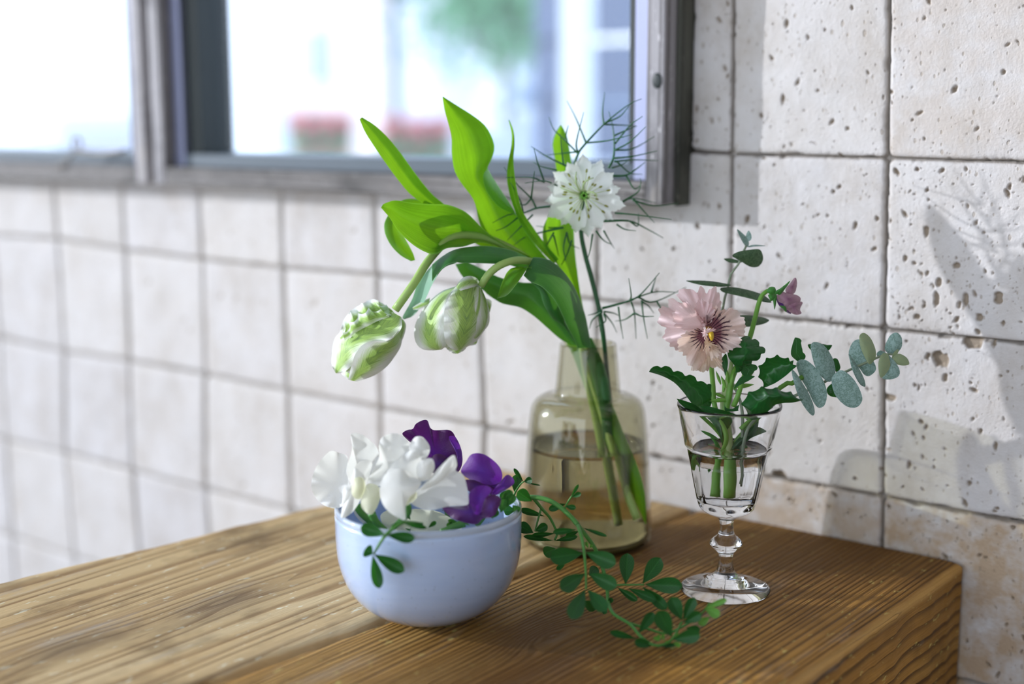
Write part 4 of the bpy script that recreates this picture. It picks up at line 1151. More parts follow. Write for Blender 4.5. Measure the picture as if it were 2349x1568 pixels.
# leaf blades inside the vase
def vleaf(A, B, D, mat, par, **kw):
    return strip('leaf', A, B, D, mat, par, z='vase', n=30, m=9, **kw)
vleaf([(395, 95, .002), (450, 190, .004), (500, 320, .006), (560, 480, .006), (620, 610, .004), (655, 740, .004), (700, 860, .002), (760, 980, -.002), (850, 1130, -.006), (925, 1290, -.010)],
      [(560, 90, -.002), (590, 190, -.004), (640, 330, -.004), (690, 470, -.006), (740, 590, -.008), (790, 720, -.010), (850, 860, -.012), (900, 1000, -.014), (925, 1130, -.014), (932, 1292, -.010)], .846, tL, tulipA, bulge=.004)
vleaf([(470, 90, -.010), (530, 200, -.012), (580, 330, -.012), (615, 470, -.012), (640, 600, -.010), (655, 745, -.008)],
      [(580, 95, -.012), (640, 220, -.014), (680, 340, -.014), (700, 470, -.014), (715, 600, -.012), (735, 745, -.010)], .850, tD, tulipB, bulge=.003)

# flower heads: a closed bud body with separate petals wrapped around it
def head(par, base, tip, wide, D, name='bud'):
    a = np.array(base, float); b = np.array(tip, float)
    ax = b - a; L = np.linalg.norm(ax); ax /= L; pr = np.array([-ax[1], ax[0]])
    n, m = 18, 28
    V, F = [], []
    for i in range(n + 1):
        t = i / n; r = wide * (math.sin(math.pi * (t * .92 + .04)) ** .7)
        for k in range(m):
            th = 2 * math.pi * k / m
            q = a + ax * L * t + pr * r * math.cos(th)
            V.append(at(q[0], q[1], D + r * .00024 * math.sin(th)))
    for i in range(n):
        for k in range(m):
            k2 = (k + 1) % m
            F.append((i * m + k, i * m + k2, (i + 1) * m + k2, (i + 1) * m + k))
    F.append(tuple(range(m))); F.append(tuple(n * m + k for k in range(m)))
    uv = [((k / m * 3) % 1, i / n) for i in range(n + 1) for k in range(m)]
    return mesh(name, V, F, M['tulip_petal'], par, uvs=uv)

def hpetal(A, B, D, par, **kw):
    return strip('petal', A, B, D, M['tulip_petal'], par, z='head', n=40, m=17, **kw)
DA = .784
head(tulipA, (898, 728), (795, 852), 50, DA + .003)
hpetal([(690, 740, .006), (560, 652, .014), (480, 640, .016), (400, 680, .018), (300, 740, .018), (220, 830, .018), (185, 930, .016), (150, 1010, .012)],
       [(740, 800, -.004), (640, 800, -.004), (560, 830, -.002), (480, 870, 0), (400, 930, 0), (320, 990, 0), (250, 1040, 0), (190, 1090, 0)], DA, tulipA, wave=.006, wk=4.5, bulge=.003)
hpetal([(700, 765, .000), (600, 790, .000), (500, 835, .002), (400, 885, .004), (250, 940, .006), (150, 990, .008), (105, 1080, .008), (92, 1200, .006), (90, 1290, .004), (125, 1368, .002)],
       [(790, 815, -.008), (785, 930, -.013), (690, 1030, -.016), (560, 1075, -.017), (450, 1130, -.016), (380, 1190, -.014), (330, 1260, -.010), (270, 1320, -.006), (210, 1365, -.002), (140, 1378, .002)], DA, tulipA, bulge=.004, wave=.003, wk=5)
hpetal([(795, 905, -.006), (720, 985, -.015), (640, 1048, -.018), (500, 1056, -.021), (400, 1092, -.021), (325, 1190, -.019), (292, 1290, -.015), (270, 1370, -.010), (255, 1440, -.005)],
       [(790, 870, .004), (802, 960, .006), (795, 1040, .006), (775, 1120, .005), (710, 1225, .004), (640, 1310, .003), (540, 1385, .002), (430, 1432, 0), (340, 1458, -.002)], DA, tulipA, bulge=.005, wave=.0015)
hpetal([(780, 820, .010), (815, 850, .008), (835, 900, .006), (820, 980, .006), (780, 1080, .006), (700, 1220, .006)],
       [(740, 800, .004), (760, 860, .000), (770, 930, -.002), (760, 1000, -.002), (720, 1080, 0), (640, 1250, .004)], DA, tulipA, bulge=.002)
hpetal([(330, 1180, .010), (240, 1250, .012), (200, 1330, .010), (190, 1380, .008), (240, 1425, .006)], [(480, 1280, 0), (420, 1330, -.002), (380, 1380, -.002), (350, 1420, 0), (320, 1455, .002)], DA, tulipA, bulge=.002)
def frill(P, Q, k, amp, dd):
    q = np.array(scallop(P, k, amp)); n_ = len(q)
    ph = rng.random() * 6
    A = [(x, y, dd + .0045 * math.sin(i / n_ * k * 6.28 * .8 + ph)) for i, (x, y) in enumerate(q)]
    return strip('petal_frill', A, [(x, y, dd - .003) for x, y in Q], DA, M['tulip_petal'], tulipA, z='head', n=80, m=11, bulge=.004)
frill([(640, 690), (540, 650), (470, 640), (380, 680), (290, 735), (225, 820), (195, 910), (160, 990)], [(690, 780), (560, 800), (460, 850), (380, 900), (300, 950), (240, 1000), (190, 1060)], 5, 34, .004)
frill([(580, 735), (480, 720), (390, 750), (310, 815), (250, 890), (200, 970)], [(670, 810), (560, 850), (460, 900), (380, 940), (300, 990), (220, 1050)], 4, 36, -.004)

DB = .788
head(tulipB, (1092, 655), (1020, 795), 62, DB + .003)
hpetal([(1320, 510, .004), (1200, 550, .006), (1085, 638, .008), (1000, 740, .008), (932, 870, .006), (914, 980, .004), (938, 1080, .002), (1010, 1140, 0), (1110, 1148, 0)],
       [(1330, 515, -.004), (1280, 580, -.012), (1240, 660, -.018), (1218, 760, -.020), (1210, 860, -.020), (1212, 950, -.018), (1225, 1040, -.014), (1235, 1100, -.010), (1190, 1140, -.004)], DB, tulipB, bulge=.007, wave=.001)
hpetal([(1330, 512, -.004), (1290, 570, -.014), (1248, 640, -.020), (1216, 750, -.024), (1210, 880, -.024), (1214, 980, -.021), (1230, 1070, -.016), (1275, 1120, -.010), (1330, 1150, -.004)],
       [(1480, 404, .004), (1545, 430, .004), (1590, 540, .006), (1642, 650, .008), (1668, 770, .008), (1662, 880, .007), (1605, 965, .005), (1530, 1060, .003), (1420, 1125, 0)], DB, tulipB, bulge=.009, wave=.002, wk=5)
hpetal([(1330, 512, 0), (1370, 450, -.004), (1420, 412, -.004), (1480, 403, -.002), (1535, 425, .002)], [(1300, 600, -.012), (1360, 560, -.014), (1420, 540, -.013), (1490, 520, -.008), (1560, 500, .002)], DB, tulipB, bulge=.002)
hpetal([(1075, 615, .010), (1000, 655, .010), (940, 690, .008), (898, 718, .006)], [(1060, 690, .004), (1005, 720, .003), (950, 740, .003), (905, 742, .004)], DB, tulipB, bulge=.002)
hpetal([(1560, 560, .012), (1620, 620, .014), (1690, 660, .014), (1665, 780, .012), (1620, 900, .010)], [(1540, 700, .004), (1600, 760, .006), (1650, 800, .008), (1640, 860, .008), (1600, 930, .008)], DB, tulipB, bulge=.001)
hpetal([(1200, 1090, .004), (1250, 1140, .004), (1300, 1175, .002), (1340, 1182, 0)], [(1440, 1060, .004), (1440, 1110, .004), (1410, 1150, .003), (1360, 1175, .002)], DB, tulipB, bulge=.002, wave=.002)
hpetal([(1420, 1080, .006), (1470, 1100, .006), (1530, 1090, .006)], [(1480, 1000, .004), (1530, 1030, .006), (1550, 1050, .007)], DB, tulipB)

# ------------------------------------------------------------------ nigella
DN = .816
nig = empty('nigella', at(1405, 1005, .84)); tag(nig, 'white love-in-a-mist flower with feathery green bracts above the vase', 'flower')
ns = list(pline([(560, 700, .004), (548, 880, .010), (570, 1020, .012), (615, 1190, .012), (660, 1375, .012), (688, 1550, .012)], 'nig', DN)) + [at(1392, 850, .846), at(1400, 930, .846), at(1404, 1000, .846)]
tube('stem', ns, [.0011, .0013, .0014, .0014, .0014, .0014, .0014, .0014, .0014], M['nigella_stem'], nig, 8, n=50)
nc = np.array([568, 672.0])
tips = [(-92, 262), (-64, 250), (-38, 232), (-12, 232), (14, 268), (40, 235), (62, 236), (84, 262), (103, 240), (128, 235), (150, 268), (172, 248), (194, 238), (217, 246), (243, 232)]
for k, (ang, rad) in enumerate(tips):
    a = math.radians(ang); u = np.array([math.cos(a), math.sin(a)]); p_ = np.array([-u[1], u[0]])
    lay = (k % 2) * .0022
    wdt = 52 if k % 2 == 0 else 44
    prof = [(0.10, .12), (.30, .42), (.52, .85), (.70, 1.0), (.80, .92), (.84, .60), (.88, .64), (.92, .30), (1.0, .02)]
    A = [tuple(nc + u * rad * t + p_ * wdt * w_) + (lay + .004 - .0085 * t ** 2 + .001,) for t, w_ in prof]
    B = [tuple(nc + u * rad * t - p_ * wdt * w_ * (1.0 if t < .84 else .8)) + (lay + .004 - .0085 * t ** 2 + .001,) for t, w_ in prof]
    strip('petal', A, B, DN, M['nig_petal'], nig, z='nig', bulge=-.0018, n=24, m=7)
fl, an = [], []
for k in range(26):
    a = 2 * math.pi * k / 26 + rng.uniform(-.1, .1); rr = rng.uniform(62, 150)
    u = np.array([math.cos(a), math.sin(a)])
    P = [at(*(zp([tuple(nc + u * rr * t)], 'nig')[0][:2]), DN - .002 - .010 * math.sin(math.pi * (.15 + .62 * t))) for t in (0.1, .4, .7, 1.0)]
    tube('filament', P, .00022, M['filament'], nig, 5)
    e = P[-1]; dv = P[-1] - P[-2]; dv /= np.linalg.norm(dv)
    tube('anther', [e - dv * .0006, e + dv * .0004, e + dv * .0016, e + dv * .0026], [.0003, .00062, .0006, .0002], M['anther'], nig, 6)
for k in range(6):
    a = 2 * math.pi * k / 6 + .3
    u = np.array([math.cos(a), math.sin(a)])
    cc = [tuple(nc + u * 14 * s) + (dz,) for s, dz in ((.6, 0), (1.3, -.004), (1.5, -.008), (1.0, -.011))]
    tube('carpel', pline(cc, 'nig', DN), [.0012, .0018, .0016, .0006], M['carpel'], nig, 8, n=10)
for S in ([(560, 640, -.010), (565, 600, -.014), (590, 575, -.016), (625, 562, -.014)], [(545, 650, -.010), (520, 600, -.014), (515, 560, -.016), (520, 525, -.014)],
          [(540, 660, -.010), (490, 650, -.015), (440, 630, -.015), (420, 620, -.012)], [(590, 655, -.010), (620, 650, -.014), (645, 670, -.014), (640, 690, -.012)],
          [(575, 700, -.010), (585, 730, -.014), (600, 755, -.013), (610, 750, -.012)]):
    tube('style', pline(S, 'nig', DN), [.0007, .0006, .0005, .0003], M['style'], nig, 6, n=12)
BR = [
 [[(500, 500), (530, 410), (580, 345), (690, 230), (840, 110), (925, 72)], [(580, 345), (520, 200), (462, 85)], [(530, 410), (520, 340), (565, 155)], [(690, 230), (682, 150), (695, 30)], [(690, 230), (800, 235), (890, 240)], [(580, 345), (720, 330), (865, 293)], [(690, 225), (790, 180), (845, 115)]],
 [[(500, 500), (440, 480), (320, 420), (235, 365)], [(440, 485), (430, 400), (420, 290)], [(525, 408), (460, 340), (380, 260), (348, 185)], [(525, 400), (430, 410), (330, 420)], [(460, 340), (455, 300), (470, 235)], [(400, 515), (300, 490), (250, 460)]],
 [[(720, 500), (750, 440), (755, 350), (745, 240), (720, 150)], [(755, 390), (870, 380), (1005, 305)], [(750, 440), (860, 430), (1020, 395)], [(760, 350), (850, 240), (930, 180)], [(760, 390), (850, 340), (950, 245)], [(755, 460), (880, 450), (1025, 455)], [(755, 300), (820, 270), (895, 240)]],
 [[(740, 550), (830, 545), (900, 500), (945, 465)], [(830, 550), (880, 630), (920, 600), (915, 565)], [(770, 460), (850, 530), (930, 540)], [(740, 500), (800, 480), (870, 430)]],
 [[(360, 738), (270, 750), (190, 780), (100, 790), (0, 840)], [(270, 750), (240, 690), (150, 600), (70, 495)], [(240, 690), (250, 600), (260, 520)], [(190, 780), (90, 860), (20, 890)], [(250, 790), (150, 890), (90, 950)], [(320, 585), (280, 470), (255, 380)], [(400, 610), (320, 580), (200, 595)], [(320, 590), (240, 560), (80, 560)], [(240, 690), (190, 730), (80, 675)], [(190, 780), (170, 700), (110, 590)]],
 [[(440, 870), (300, 900), (200, 930), (125, 985)], [(380, 900), (320, 1000), (240, 1080)], [(460, 900), (480, 970), (540, 1000)], [(380, 920), (400, 1000), (415, 1070)], [(490, 950), (460, 1040), (405, 1140)], [(430, 870), (350, 870), (270, 860)], [(460, 900), (440, 990), (455, 1080)]],
 [[(690, 830), (850, 830), (960, 880), (1060, 935)], [(760, 780), (880, 790), (1110, 820)], [(770, 850), (820, 880), (890, 890)], [(690, 890), (730, 960), (755, 1000)], [(620, 910), (605, 1010), (585, 1075)], [(640, 890), (690, 950), (740, 975)], [(850, 830), (900, 860), (905, 780)]],
 [[(790, 720), (900, 650), (920, 590)], [(870, 690), (940, 770), (1005, 840)], [(870, 700), (1000, 735), (1150, 720)], [(760, 740), (860, 690), (1010, 715)]],
 [[(680, 1370), (760, 1350), (830, 1330), (900, 1300), (960, 1240), (1035, 1150)], [(850, 1320), (860, 1290), (845, 1185)], [(900, 1300), (1000, 1330), (1200, 1240)], [(860, 1330), (880, 1400), (890, 1560)], [(925, 1320), (935, 1420), (960, 1560)], [(780, 1360), (790, 1440), (810, 1560)], [(850, 1320), (1000, 1270), (1130, 1270)], [(1020, 1330), (1040, 1370), (1050, 1420)], [(880, 1400), (930, 1420), (1000, 1420)], [(880, 1400), (820, 1440), (760, 1450)], [(985, 1270), (1000, 1220), (1015, 1170)], [(930, 1330), (970, 1360), (1000, 1400)]],
 [[(680, 1390), (620, 1440), (600, 1500)], [(690, 1400), (740, 1460), (770, 1520)], [(680, 1380), (640, 1400), (590, 1415)], [(690, 1410), (700, 1450), (640, 1490)], [(690, 1390), (750, 1400), (790, 1420)]],
]
for bi, B in enumerate(BR):
    lines = []
    d0 = rng.uniform(-.004, .006)
    for li, L in enumerate(B):
        n_ = len(L); tipd = rng.uniform(-.016, .016)
        P = [tuple(p_) + (d0 + tipd * (j / (n_ - 1)) * (1 if li else .6) + (0 if li else 0),) for j, p_ in enumerate(L)]
        q = catmull(pline(P, 'nig', DN), 12)
        r0 = .00080 if li == 0 else .00060
        lines.append((q, np.linspace(r0, .00018, 12)))
    tubes('bract', lines, M['needle'], nig, 5)

# ------------------------------------------------------------------ pansy
DP = .762
pan = empty('pansy', (GX, GY, TABLE + .054)); tag(pan, 'ruffled pink pansy with dark maroon blotch and yellow eye', 'pansy')
def pp_(name, out, D, mat, c, **kw):
    return patch(name, out, DP + D, mat, pan, z='pan', center=c, n=140, rings=20, frill=0 if name == 'eye' else 4.2, **kw)
pp_('petal', [(500, 870), (400, 900), (350, 1025), (270, 1000), (215, 930), (222, 855), (172, 820), (190, 700), (248, 690), (250, 636), (312, 640), (370, 700), (440, 790)], .008, M['pansy_pink'], (480, 860), slope=(-.016,0), bulge=-.003, ruffle=.0078, rk=7)
pp_('petal', [(530, 850), (450, 800), (400, 700), (318, 606), (350, 552), (420, 556), (460, 570), (520, 540), (545, 590), (575, 552), (628, 552), (652, 620), (660, 700), (600, 790)], .006, M['pansy_pink'], (530, 820), slope=(0,-.014), bulge=-.004, ruffle=.0078, rk=7)
pp_('petal', [(535, 850), (500, 895), (400, 880), (312, 850), (285, 770), (312, 700), (372, 656), (436, 690), (500, 760), (535, 800)], .000, M['pansy_pink'], (515, 840), slope=(.010,.004), bulge=-.003, ruffle=.0068, rk=7)
pp_('petal', [(450, 700), (500, 640), (560, 660), (610, 700), (600, 780), (540, 830), (490, 780)], .001, M['pansy_pink'], (530, 810), slope=(0,-.006), bulge=-.002, ruffle=.0068, rk=7)
pp_('petal', [(545, 880), (548, 780), (562, 718), (622, 688), (682, 722), (742, 698), (802, 738), (842, 790), (852, 862), (832, 925), (760, 925), (680, 920), (600, 900)], -.001, M['pansy_blotch'], (560, 880), slope=(.010,-.008), bulge=-.003, ruffle=.0068, rk=7)
pp_('petal', [(545, 1000), (600, 1000), (655, 1080), (672, 1130), (684, 1196), (620, 1160), (540, 1196), (458, 1192), (395, 1130), (440, 1060)], .003, M['pansy_peach'], (560, 1020), slope=(0,.003), bulge=-.002, ruffle=.0068, rk=7)
pp_('petal', [(545, 905), (490, 868), (402, 878), (330, 948), (324, 1012), (380, 1082), (402, 1122), (460, 1186), (530, 1130), (562, 1060), (575, 980)], -.004, M['pansy_veined'], (540, 915), slope=(.008,.001), bulge=-.003, ruffle=.0068, rk=7)
pp_('petal', [(555, 890), (640, 868), (742, 872), (802, 928), (818, 990), (742, 1032), (692, 1052), (660, 1094), (630, 1080), (590, 1000), (560, 940)], -.005, M['pansy_blotch'], (565, 905), slope=(-.004,.002), bulge=-.003, ruffle=.0055, rk=7)
pp_('petal', [(545, 930), (575, 960), (640, 1010), (650, 1060), (610, 1100), (560, 1080), (530, 1020)], -.009, M['pansy_peach'], (560, 980), slope=(0,0), bulge=.001, ruffle=.0015, rk=6)
pp_('petal', [(520, 880), (560, 862), (615, 870), (600, 890), (555, 900), (540, 935), (520, 920)], -.010, M['pansy_pink'], (545, 890), slope=(0,0), bulge=.001, ruffle=.001, rk=5)
pp_('eye', [(565, 890), (598, 888), (605, 930), (590, 960), (568, 930)], -.010, M['yellow_eye'], (584, 920), bulge=.002)
gs = .0014
bs = TABLE + .055
def gpt(dx, dy, h): return np.array([GX + dx, GY + dy, TABLE + h])
tube('stem', list(pline([(560, 960, .022), (582, 1120, .020), (598, 1300, .013), (615, 1480, .010)], 'pan', DP)) + [gpt(-.002, .001, .085), gpt(-.0055, .002, .070), gpt(-.006, .002, .0535)], .0014, M['pansy_stem'], pan, 8, n=40)
plant = empty('pansy_foliage', gpt(0, 0, .054)); tag(plant, 'leafy pansy shoot with scalloped dark leaves and a wilting mauve flower', 'plant')
tube('stem', [gpt(.0005, 0, .0540), gpt(.001, .0, .066)] + list(pline([(700, 1540, .012), (722, 1400, .012), (745, 1260, .012), (800, 1130, .014), (880, 950, .016), (925, 790, .018), (955, 670, .020), (985, 600, .020), (1030, 565, .020)], 'pan', DP)), [.0019, .0026, .0026, .0024, .0020, .0017, .0016, .0015, .0014, .0013, .0012], M['pansy_stem'], plant, 10, n=60)
tube('stem', [gpt(.0005, .002, .054), gpt(0, .002, .075)] + list(pline([(690, 1500, .014), (700, 1350, .014), (735, 1200, .014), (745, 1120, .014)], 'pan', DP)), [.0014, .002, .0024, .0026, .0022, .0010], M['pale_stem'], plant, 10, n=30)
tube('stem', pline([(760, 1470, .008), (800, 1370, .006), (850, 1200, .008), (880, 1130, .008)], 'pan', DP), [.0016, .0014, .0012, .0008], M['pansy_stem'], plant, 8, n=20)
tube('stem', [gpt(.006, .002, .090)] + list(pline([(1130, 1320, .008), (1220, 1290, .004), (1300, 1240, .004)], 'pan', DP)), .0013, M['pansy_stem'], plant, 8, n=14)

def pleaf(A, B, D, ds=(0, 0, 0), mat=None, par=None, ka=5, kb=4, amp=16, **kw):
    A = scallop(A, ka, amp) if ka else list(A); B = scallop(B, kb, -amp) if kb else list(B)
    def dep(L):
        n_ = len(L); return [tuple(p_) + (float(np.interp(i / (n_ - 1), [0, .5, 1], ds)),) for i, p_ in enumerate(L)]
    return strip('leaf', dep(A), dep(B), DP + D, mat or M['pansy_leaf'], par or plant, z='pan', n=90, m=11, **kw)
pleaf([(98, 1200), (190, 1168), (270, 1192), (340, 1222), (420, 1245), (500, 1290), (560, 1340), (560, 1430), (530, 1530)],
      [(98, 1202), (200, 1234), (290, 1282), (360, 1352), (420, 1432), (465, 1490), (490, 1515), (505, 1530), (520, 1540)], -.002, (-.012, -.004, .010), kb=0, ka=7, amp=22, fold=-.003)
pleaf([(820, 935), (905, 950), (962, 1000), (990, 1040), (950, 1085), (880, 1132), (815, 1170), (780, 1210)],
      [(810, 940), (760, 985), (716, 1040), (720, 1090), (750, 1130), (770, 1160), (776, 1190), (770, 1215)], -.006, (.006, 0, .008), kb=0, ka=6, amp=20, fold=.004, bulge=.002)
pleaf([(1252, 1152), (1215, 1108), (1150, 1074), (1072, 1068), (1005, 1098), (955, 1150), (944, 1205), (960, 1265), (990, 1325)][::1],
      [(1252, 1160), (1215, 1190), (1180, 1222), (1130, 1260), (1080, 1292), (1050, 1305), (1030, 1315), (1010, 1322), (995, 1328)], -.004, (-.004, 0, .008), kb=0, ka=6, amp=20, fold=-.002, bulge=-.002)
pleaf([(1300, 1418), (1240, 1370), (1150, 1336), (1040, 1314), (950, 1320), (870, 1362), (820, 1430), (830, 1490), (870, 1555)],
      [(1300, 1425), (1220, 1442), (1150, 1446), (1080, 1462), (1040, 1500), (1000, 1540), (960, 1560), (930, 1565), (900, 1570)], -.012, (-.010, -.006, .006), kb=0, ka=6, amp=20, fold=.003, bulge=.003)
pleaf([(312, 1410), (370, 1425), (440, 1450), (500, 1490), (530, 1535)], [(314, 1412), (350, 1460), (410, 1500), (470, 1525), (525, 1545)], -.004, (-.010, -.004, .004), ka=0, kb=0, fold=-.002)
pleaf([(502, 1470), (560, 1470), (640, 1490), (740, 1520), (835, 1555)], [(502, 1475), (540, 1520), (600, 1550), (700, 1562), (830, 1562)], -.012, (-.004, -.004, .0), ka=0, kb=0, fold=-.001)
pleaf([(1240, 932), (1285, 960), (1285, 1010), (1315, 1080), (1300, 1110)], [(1238, 934), (1222, 980), (1208, 1040), (1215, 1080), (1260, 1120)], .010, (.0, 0, 0), ka=3, kb=0, amp=8)
pleaf([(1160, 1230), (1200, 1190), (1220, 1150), (1230, 1110)], [(1165, 1240), (1150, 1210), (1140, 1180), (1150, 1140)], .004, (0, 0, 0), ka=0, kb=0, mat=M['pansy_leaf'])
pleaf([(520, 1320), (570, 1295), (610, 1330), (600, 1400), (580, 1470)], [(500, 1330), (490, 1380), (500, 1420), (530, 1450), (575, 1475)], .012, (0, 0, 0), ka=0, kb=0, fold=.001)
pleaf([(830, 1160), (900, 1140), (940, 1170), (910, 1205), (850, 1235)], [(820, 1165), (815, 1190), (820, 1210), (830, 1225), (845, 1238)], .002, (0, 0, 0), ka=3, kb=0, amp=8)
pleaf([(925, 1235), (880, 1228), (820, 1240), (780, 1290), (760, 1330)], [(925, 1240), (880, 1270), (840, 1290), (800, 1310), (765, 1335)], -.002, (0, 0, 0), ka=0, kb=0)
pleaf([(690, 1440), (700, 1480), (750, 1490), (800, 1460), (795, 1500)], [(690, 1445), (690, 1500), (720, 1510), (770, 1510), (800, 1505)], -.010, (0, 0, 0), ka=0, kb=0)
pleaf([(670, 1090), (700, 1060), (715, 1120), (710, 1180), (695, 1230)], [(668, 1095), (665, 1130), (675, 1170), (685, 1200), (693, 1232)], .004, (0, 0, 0), ka=0, kb=0)
# narrow stipules clustered on the shoot
for (bx_, by_, tx, ty, w_) in [(660, 1300, 620, 1190, 12), (700, 1330, 660, 1230, 14), (720, 1290, 700, 1160, 14), (740, 1310, 760, 1200, 14), (690, 1400, 590, 1360, 14), (700, 1420, 570, 1430, 16), (720, 1440, 620, 1400, 12), (760, 1340, 830, 1250, 16), (680, 1360, 690, 1260, 14), (780, 1320, 920, 1300, 18), (850, 1260, 930, 1180, 16)]:
    u = np.array([tx - bx_, ty - by_], float); L = np.linalg.norm(u); u /= L; p_ = np.array([-u[1], u[0]])
    A = [tuple(np.array([bx_, by_]) + u * L * t + p_ * w_ * s) for t, s in ((0, .4), (.35, 1), (.7, .7), (1, .02))]
    B = [tuple(np.array([bx_, by_]) + u * L * t - p_ * w_ * s) for t, s in ((0, .4), (.35, 1), (.7, .7), (1, .02))]
    strip('stipule', A, B, DP + rng.uniform(.004, .012), M['pansy_stem'], plant, z='pan', n=10, m=5, fold=.001)
# leaves and shoots inside the glass
def gleaf(A, B, D, mat, **kw):
    return strip('leaf', A, B, D, mat, plant, z='gob', n=18, m=7, **kw)
gleaf([(330, 405), (370, 450), (400, 500), (425, 560), (440, 620)], [(480, 415), (490, 450), (470, 490), (450, 540), (445, 620)], .770, M['pansy_leaf'], fold=.002)
gleaf([(560, 430), (600, 470), (560, 520), (510, 570), (470, 630)], [(640, 430), (635, 490), (610, 540), (540, 590), (478, 640)], .768, M['pansy_leaf'], fold=.002)
gleaf([(690, 515), (640, 490), (590, 510), (530, 570), (500, 610)], [(690, 520), (650, 535), (600, 555), (550, 590), (505, 620)], .772, M['pansy_leaf'])
tube('stem', [gpt(.0005, -.001, .072), at(*zp([(440, 560)], 'gob')[0][:2], .775), at(*zp([(340, 440)], 'gob')[0][:2], .770), at(*zp([(300, 400)], 'gob')[0][:2], .766)], [.0014, .0014, .0012, .0010], M['pansy_stem'], plant, 8, n=16)
tube('stem', [gpt(.0015, -.001, .070), at(*zp([(500, 590)], 'gob')[0][:2], .772), at(*zp([(600, 470)], 'gob')[0][:2], .768), at(*zp([(640, 420)], 'gob')[0][:2], .762)], [.0014, .0014, .0014, .0012], M['pansy_stem'], plant, 8, n=16)
for (bx_, by_, tx, ty, w_, dd) in [(345, 640, 420, 660, 16, .772), (440, 640, 380, 570, 10, .774), (470, 660, 600, 655, 14, .770), (480, 650, 560, 620, 14, .774), (470, 670, 520, 690, 8, .770), (400, 690, 395, 720, 14, .776), (350, 685, 312, 710, 20, .776), (500, 600, 580, 600, 12, .772), (420, 620, 350, 590, 8, .776), (420, 600, 360, 545, 8, .774), (410, 560, 310, 510, 10, .772)]:
    u = np.array([tx - bx_, ty - by_], float); L = np.linalg.norm(u); u /= L; p_ = np.array([-u[1], u[0]])
    A = [tuple(np.array([bx_, by_]) + u * L * t + p_ * w_ * s) for t, s in ((0, .3), (.4, 1), (.75, .8), (1, .05))]
    B = [tuple(np.array([bx_, by_]) + u * L * t - p_ * w_ * s) for t, s in ((0, .3), (.4, 1), (.75, .8), (1, .05))]
    strip('leaflet', A, B, dd, M['calyx'], plant, z='gob', n=10, m=5, fold=.001)
# wilting flower
hd = [(1165, 560), (1200, 510), (1240, 465), (1256, 500), (1245, 570), (1215, 600), (1180, 595)]
patch('petal', hd, DP + .016, M['mauve'], plant, z='pan', bulge=.003, ruffle=.001, rk=7)
patch('petal', [(1100, 600), (1140, 575), (1190, 590), (1250, 600), (1285, 630), (1260, 680), (1200, 690), (1150, 670), (1110, 650)], DP + .014, M['mauve'], plant, z='pan', bulge=.004, ruffle=.0018, rk=8)
patch('petal', [(1150, 660), (1210, 650), (1270, 650), (1300, 660), (1280, 710), (1290, 745), (1245, 755), (1200, 735), (1170, 710)], DP + .015, M['mauve'], plant, z='pan', bulge=.004, ruffle=.002, rk=8)
patch('petal', [(1100, 610), (1130, 620), (1170, 690), (1210, 745), (1170, 735), (1120, 690), (1098, 650)], DP + .018, M['purple_petal'], plant, z='pan', bulge=.003, ruffle=.001, rk=6)
for out in ([(1075, 580), (1130, 545), (1200, 490), (1190, 515), (1160, 555), (1100, 595)], [(1020, 575), (1040, 540), (1080, 540), (1090, 575), (1060, 600)], [(1060, 600), (1095, 595), (1095, 650), (1080, 715), (1070, 660)],
            [(1030, 600), (1070, 590), (1085, 625), (1050, 650), (1040, 630)], [(1090, 570), (1165, 535), (1165, 550), (1120, 600)], [(1120, 685), (1165, 690), (1172, 735), (1140, 705)]):
    patch('sepal', out, DP + .012 + rng.uniform(-.002, .002), M['calyx'], plant, z='pan', bulge=.002, n=30, rings=5)

# ------------------------------------------------------------------ eucalyptus
def esprig(label, stem, leaves, D):
    t = empty('eucalyptus_sprig', gpt(.004, .004, .06)); tag(t, label, 'eucalyptus', 'eucalyptus sprigs in the stemmed glass')
    tube('stem', stem, np.linspace(.0010, .0006, len(stem)), M['euca_stem'], t, 8, n=40)
    for (out, dd, mat, kw) in leaves:
        patch('leaf', out, D + dd, M[mat], t, z='pan', n=56, rings=8, **kw)
    return t
e1 = [gpt(.003, .006, .06), gpt(.003, .008, .10)] + list(pline([(640, 1050, .034), (680, 680, .034), (715, 540, .034), (738, 440, .034), (800, 355, .034), (845, 240, .034), (860, 215, .034)], 'pan', DP))
esprig('upright eucalyptus sprig rising behind the pink pansy', e1, [
    ([(388, 490), (470, 487), (580, 492), (680, 508), (740, 522), (700, 536), (600, 535), (480, 518)], .030, 'euca_dark', dict(slope=(0, -.03), bulge=.001)),
    ([(658, 545), (760, 540), (870, 560), (980, 595), (1045, 640), (1050, 662), (960, 648), (850, 620), (740, 595), (670, 575)], .028, 'euca_dark', dict(slope=(0, -.03), bulge=.001)),
    ([(800, 770), (860, 758), (950, 768), (1010, 782), (1038, 800), (1000, 825), (930, 840), (850, 845)], .036, 'euca_dark', dict(slope=(.0, -.03), bulge=.001)),
    ([(750, 295), (800, 262), (880, 248), (960, 244), (988, 290), (985, 340), (950, 380), (890, 380), (820, 340)], .032, 'euca_dark', dict(slope=(.005, .015), bulge=.002)),
    ([(684, 318), (740, 315), (800, 330), (825, 345), (780, 352), (720, 345)], .040, 'euca_dark', dict(slope=(0, -.02))),
    ([(786, 88), (820, 110), (860, 150), (880, 195), (870, 225), (845, 210), (810, 150)], .034, 'euca', dict(slope=(.02, 0))),
    ([(878, 98), (898, 130), (898, 165), (875, 180), (856, 150), (862, 120)], .036, 'euca', dict(slope=(-.01, 0))),
    ([(868, 222), (920, 208), (1000, 214), (1002, 219), (930, 222), (880, 228)], .032, 'euca', dict(slope=(0, -.03))),
], DP)
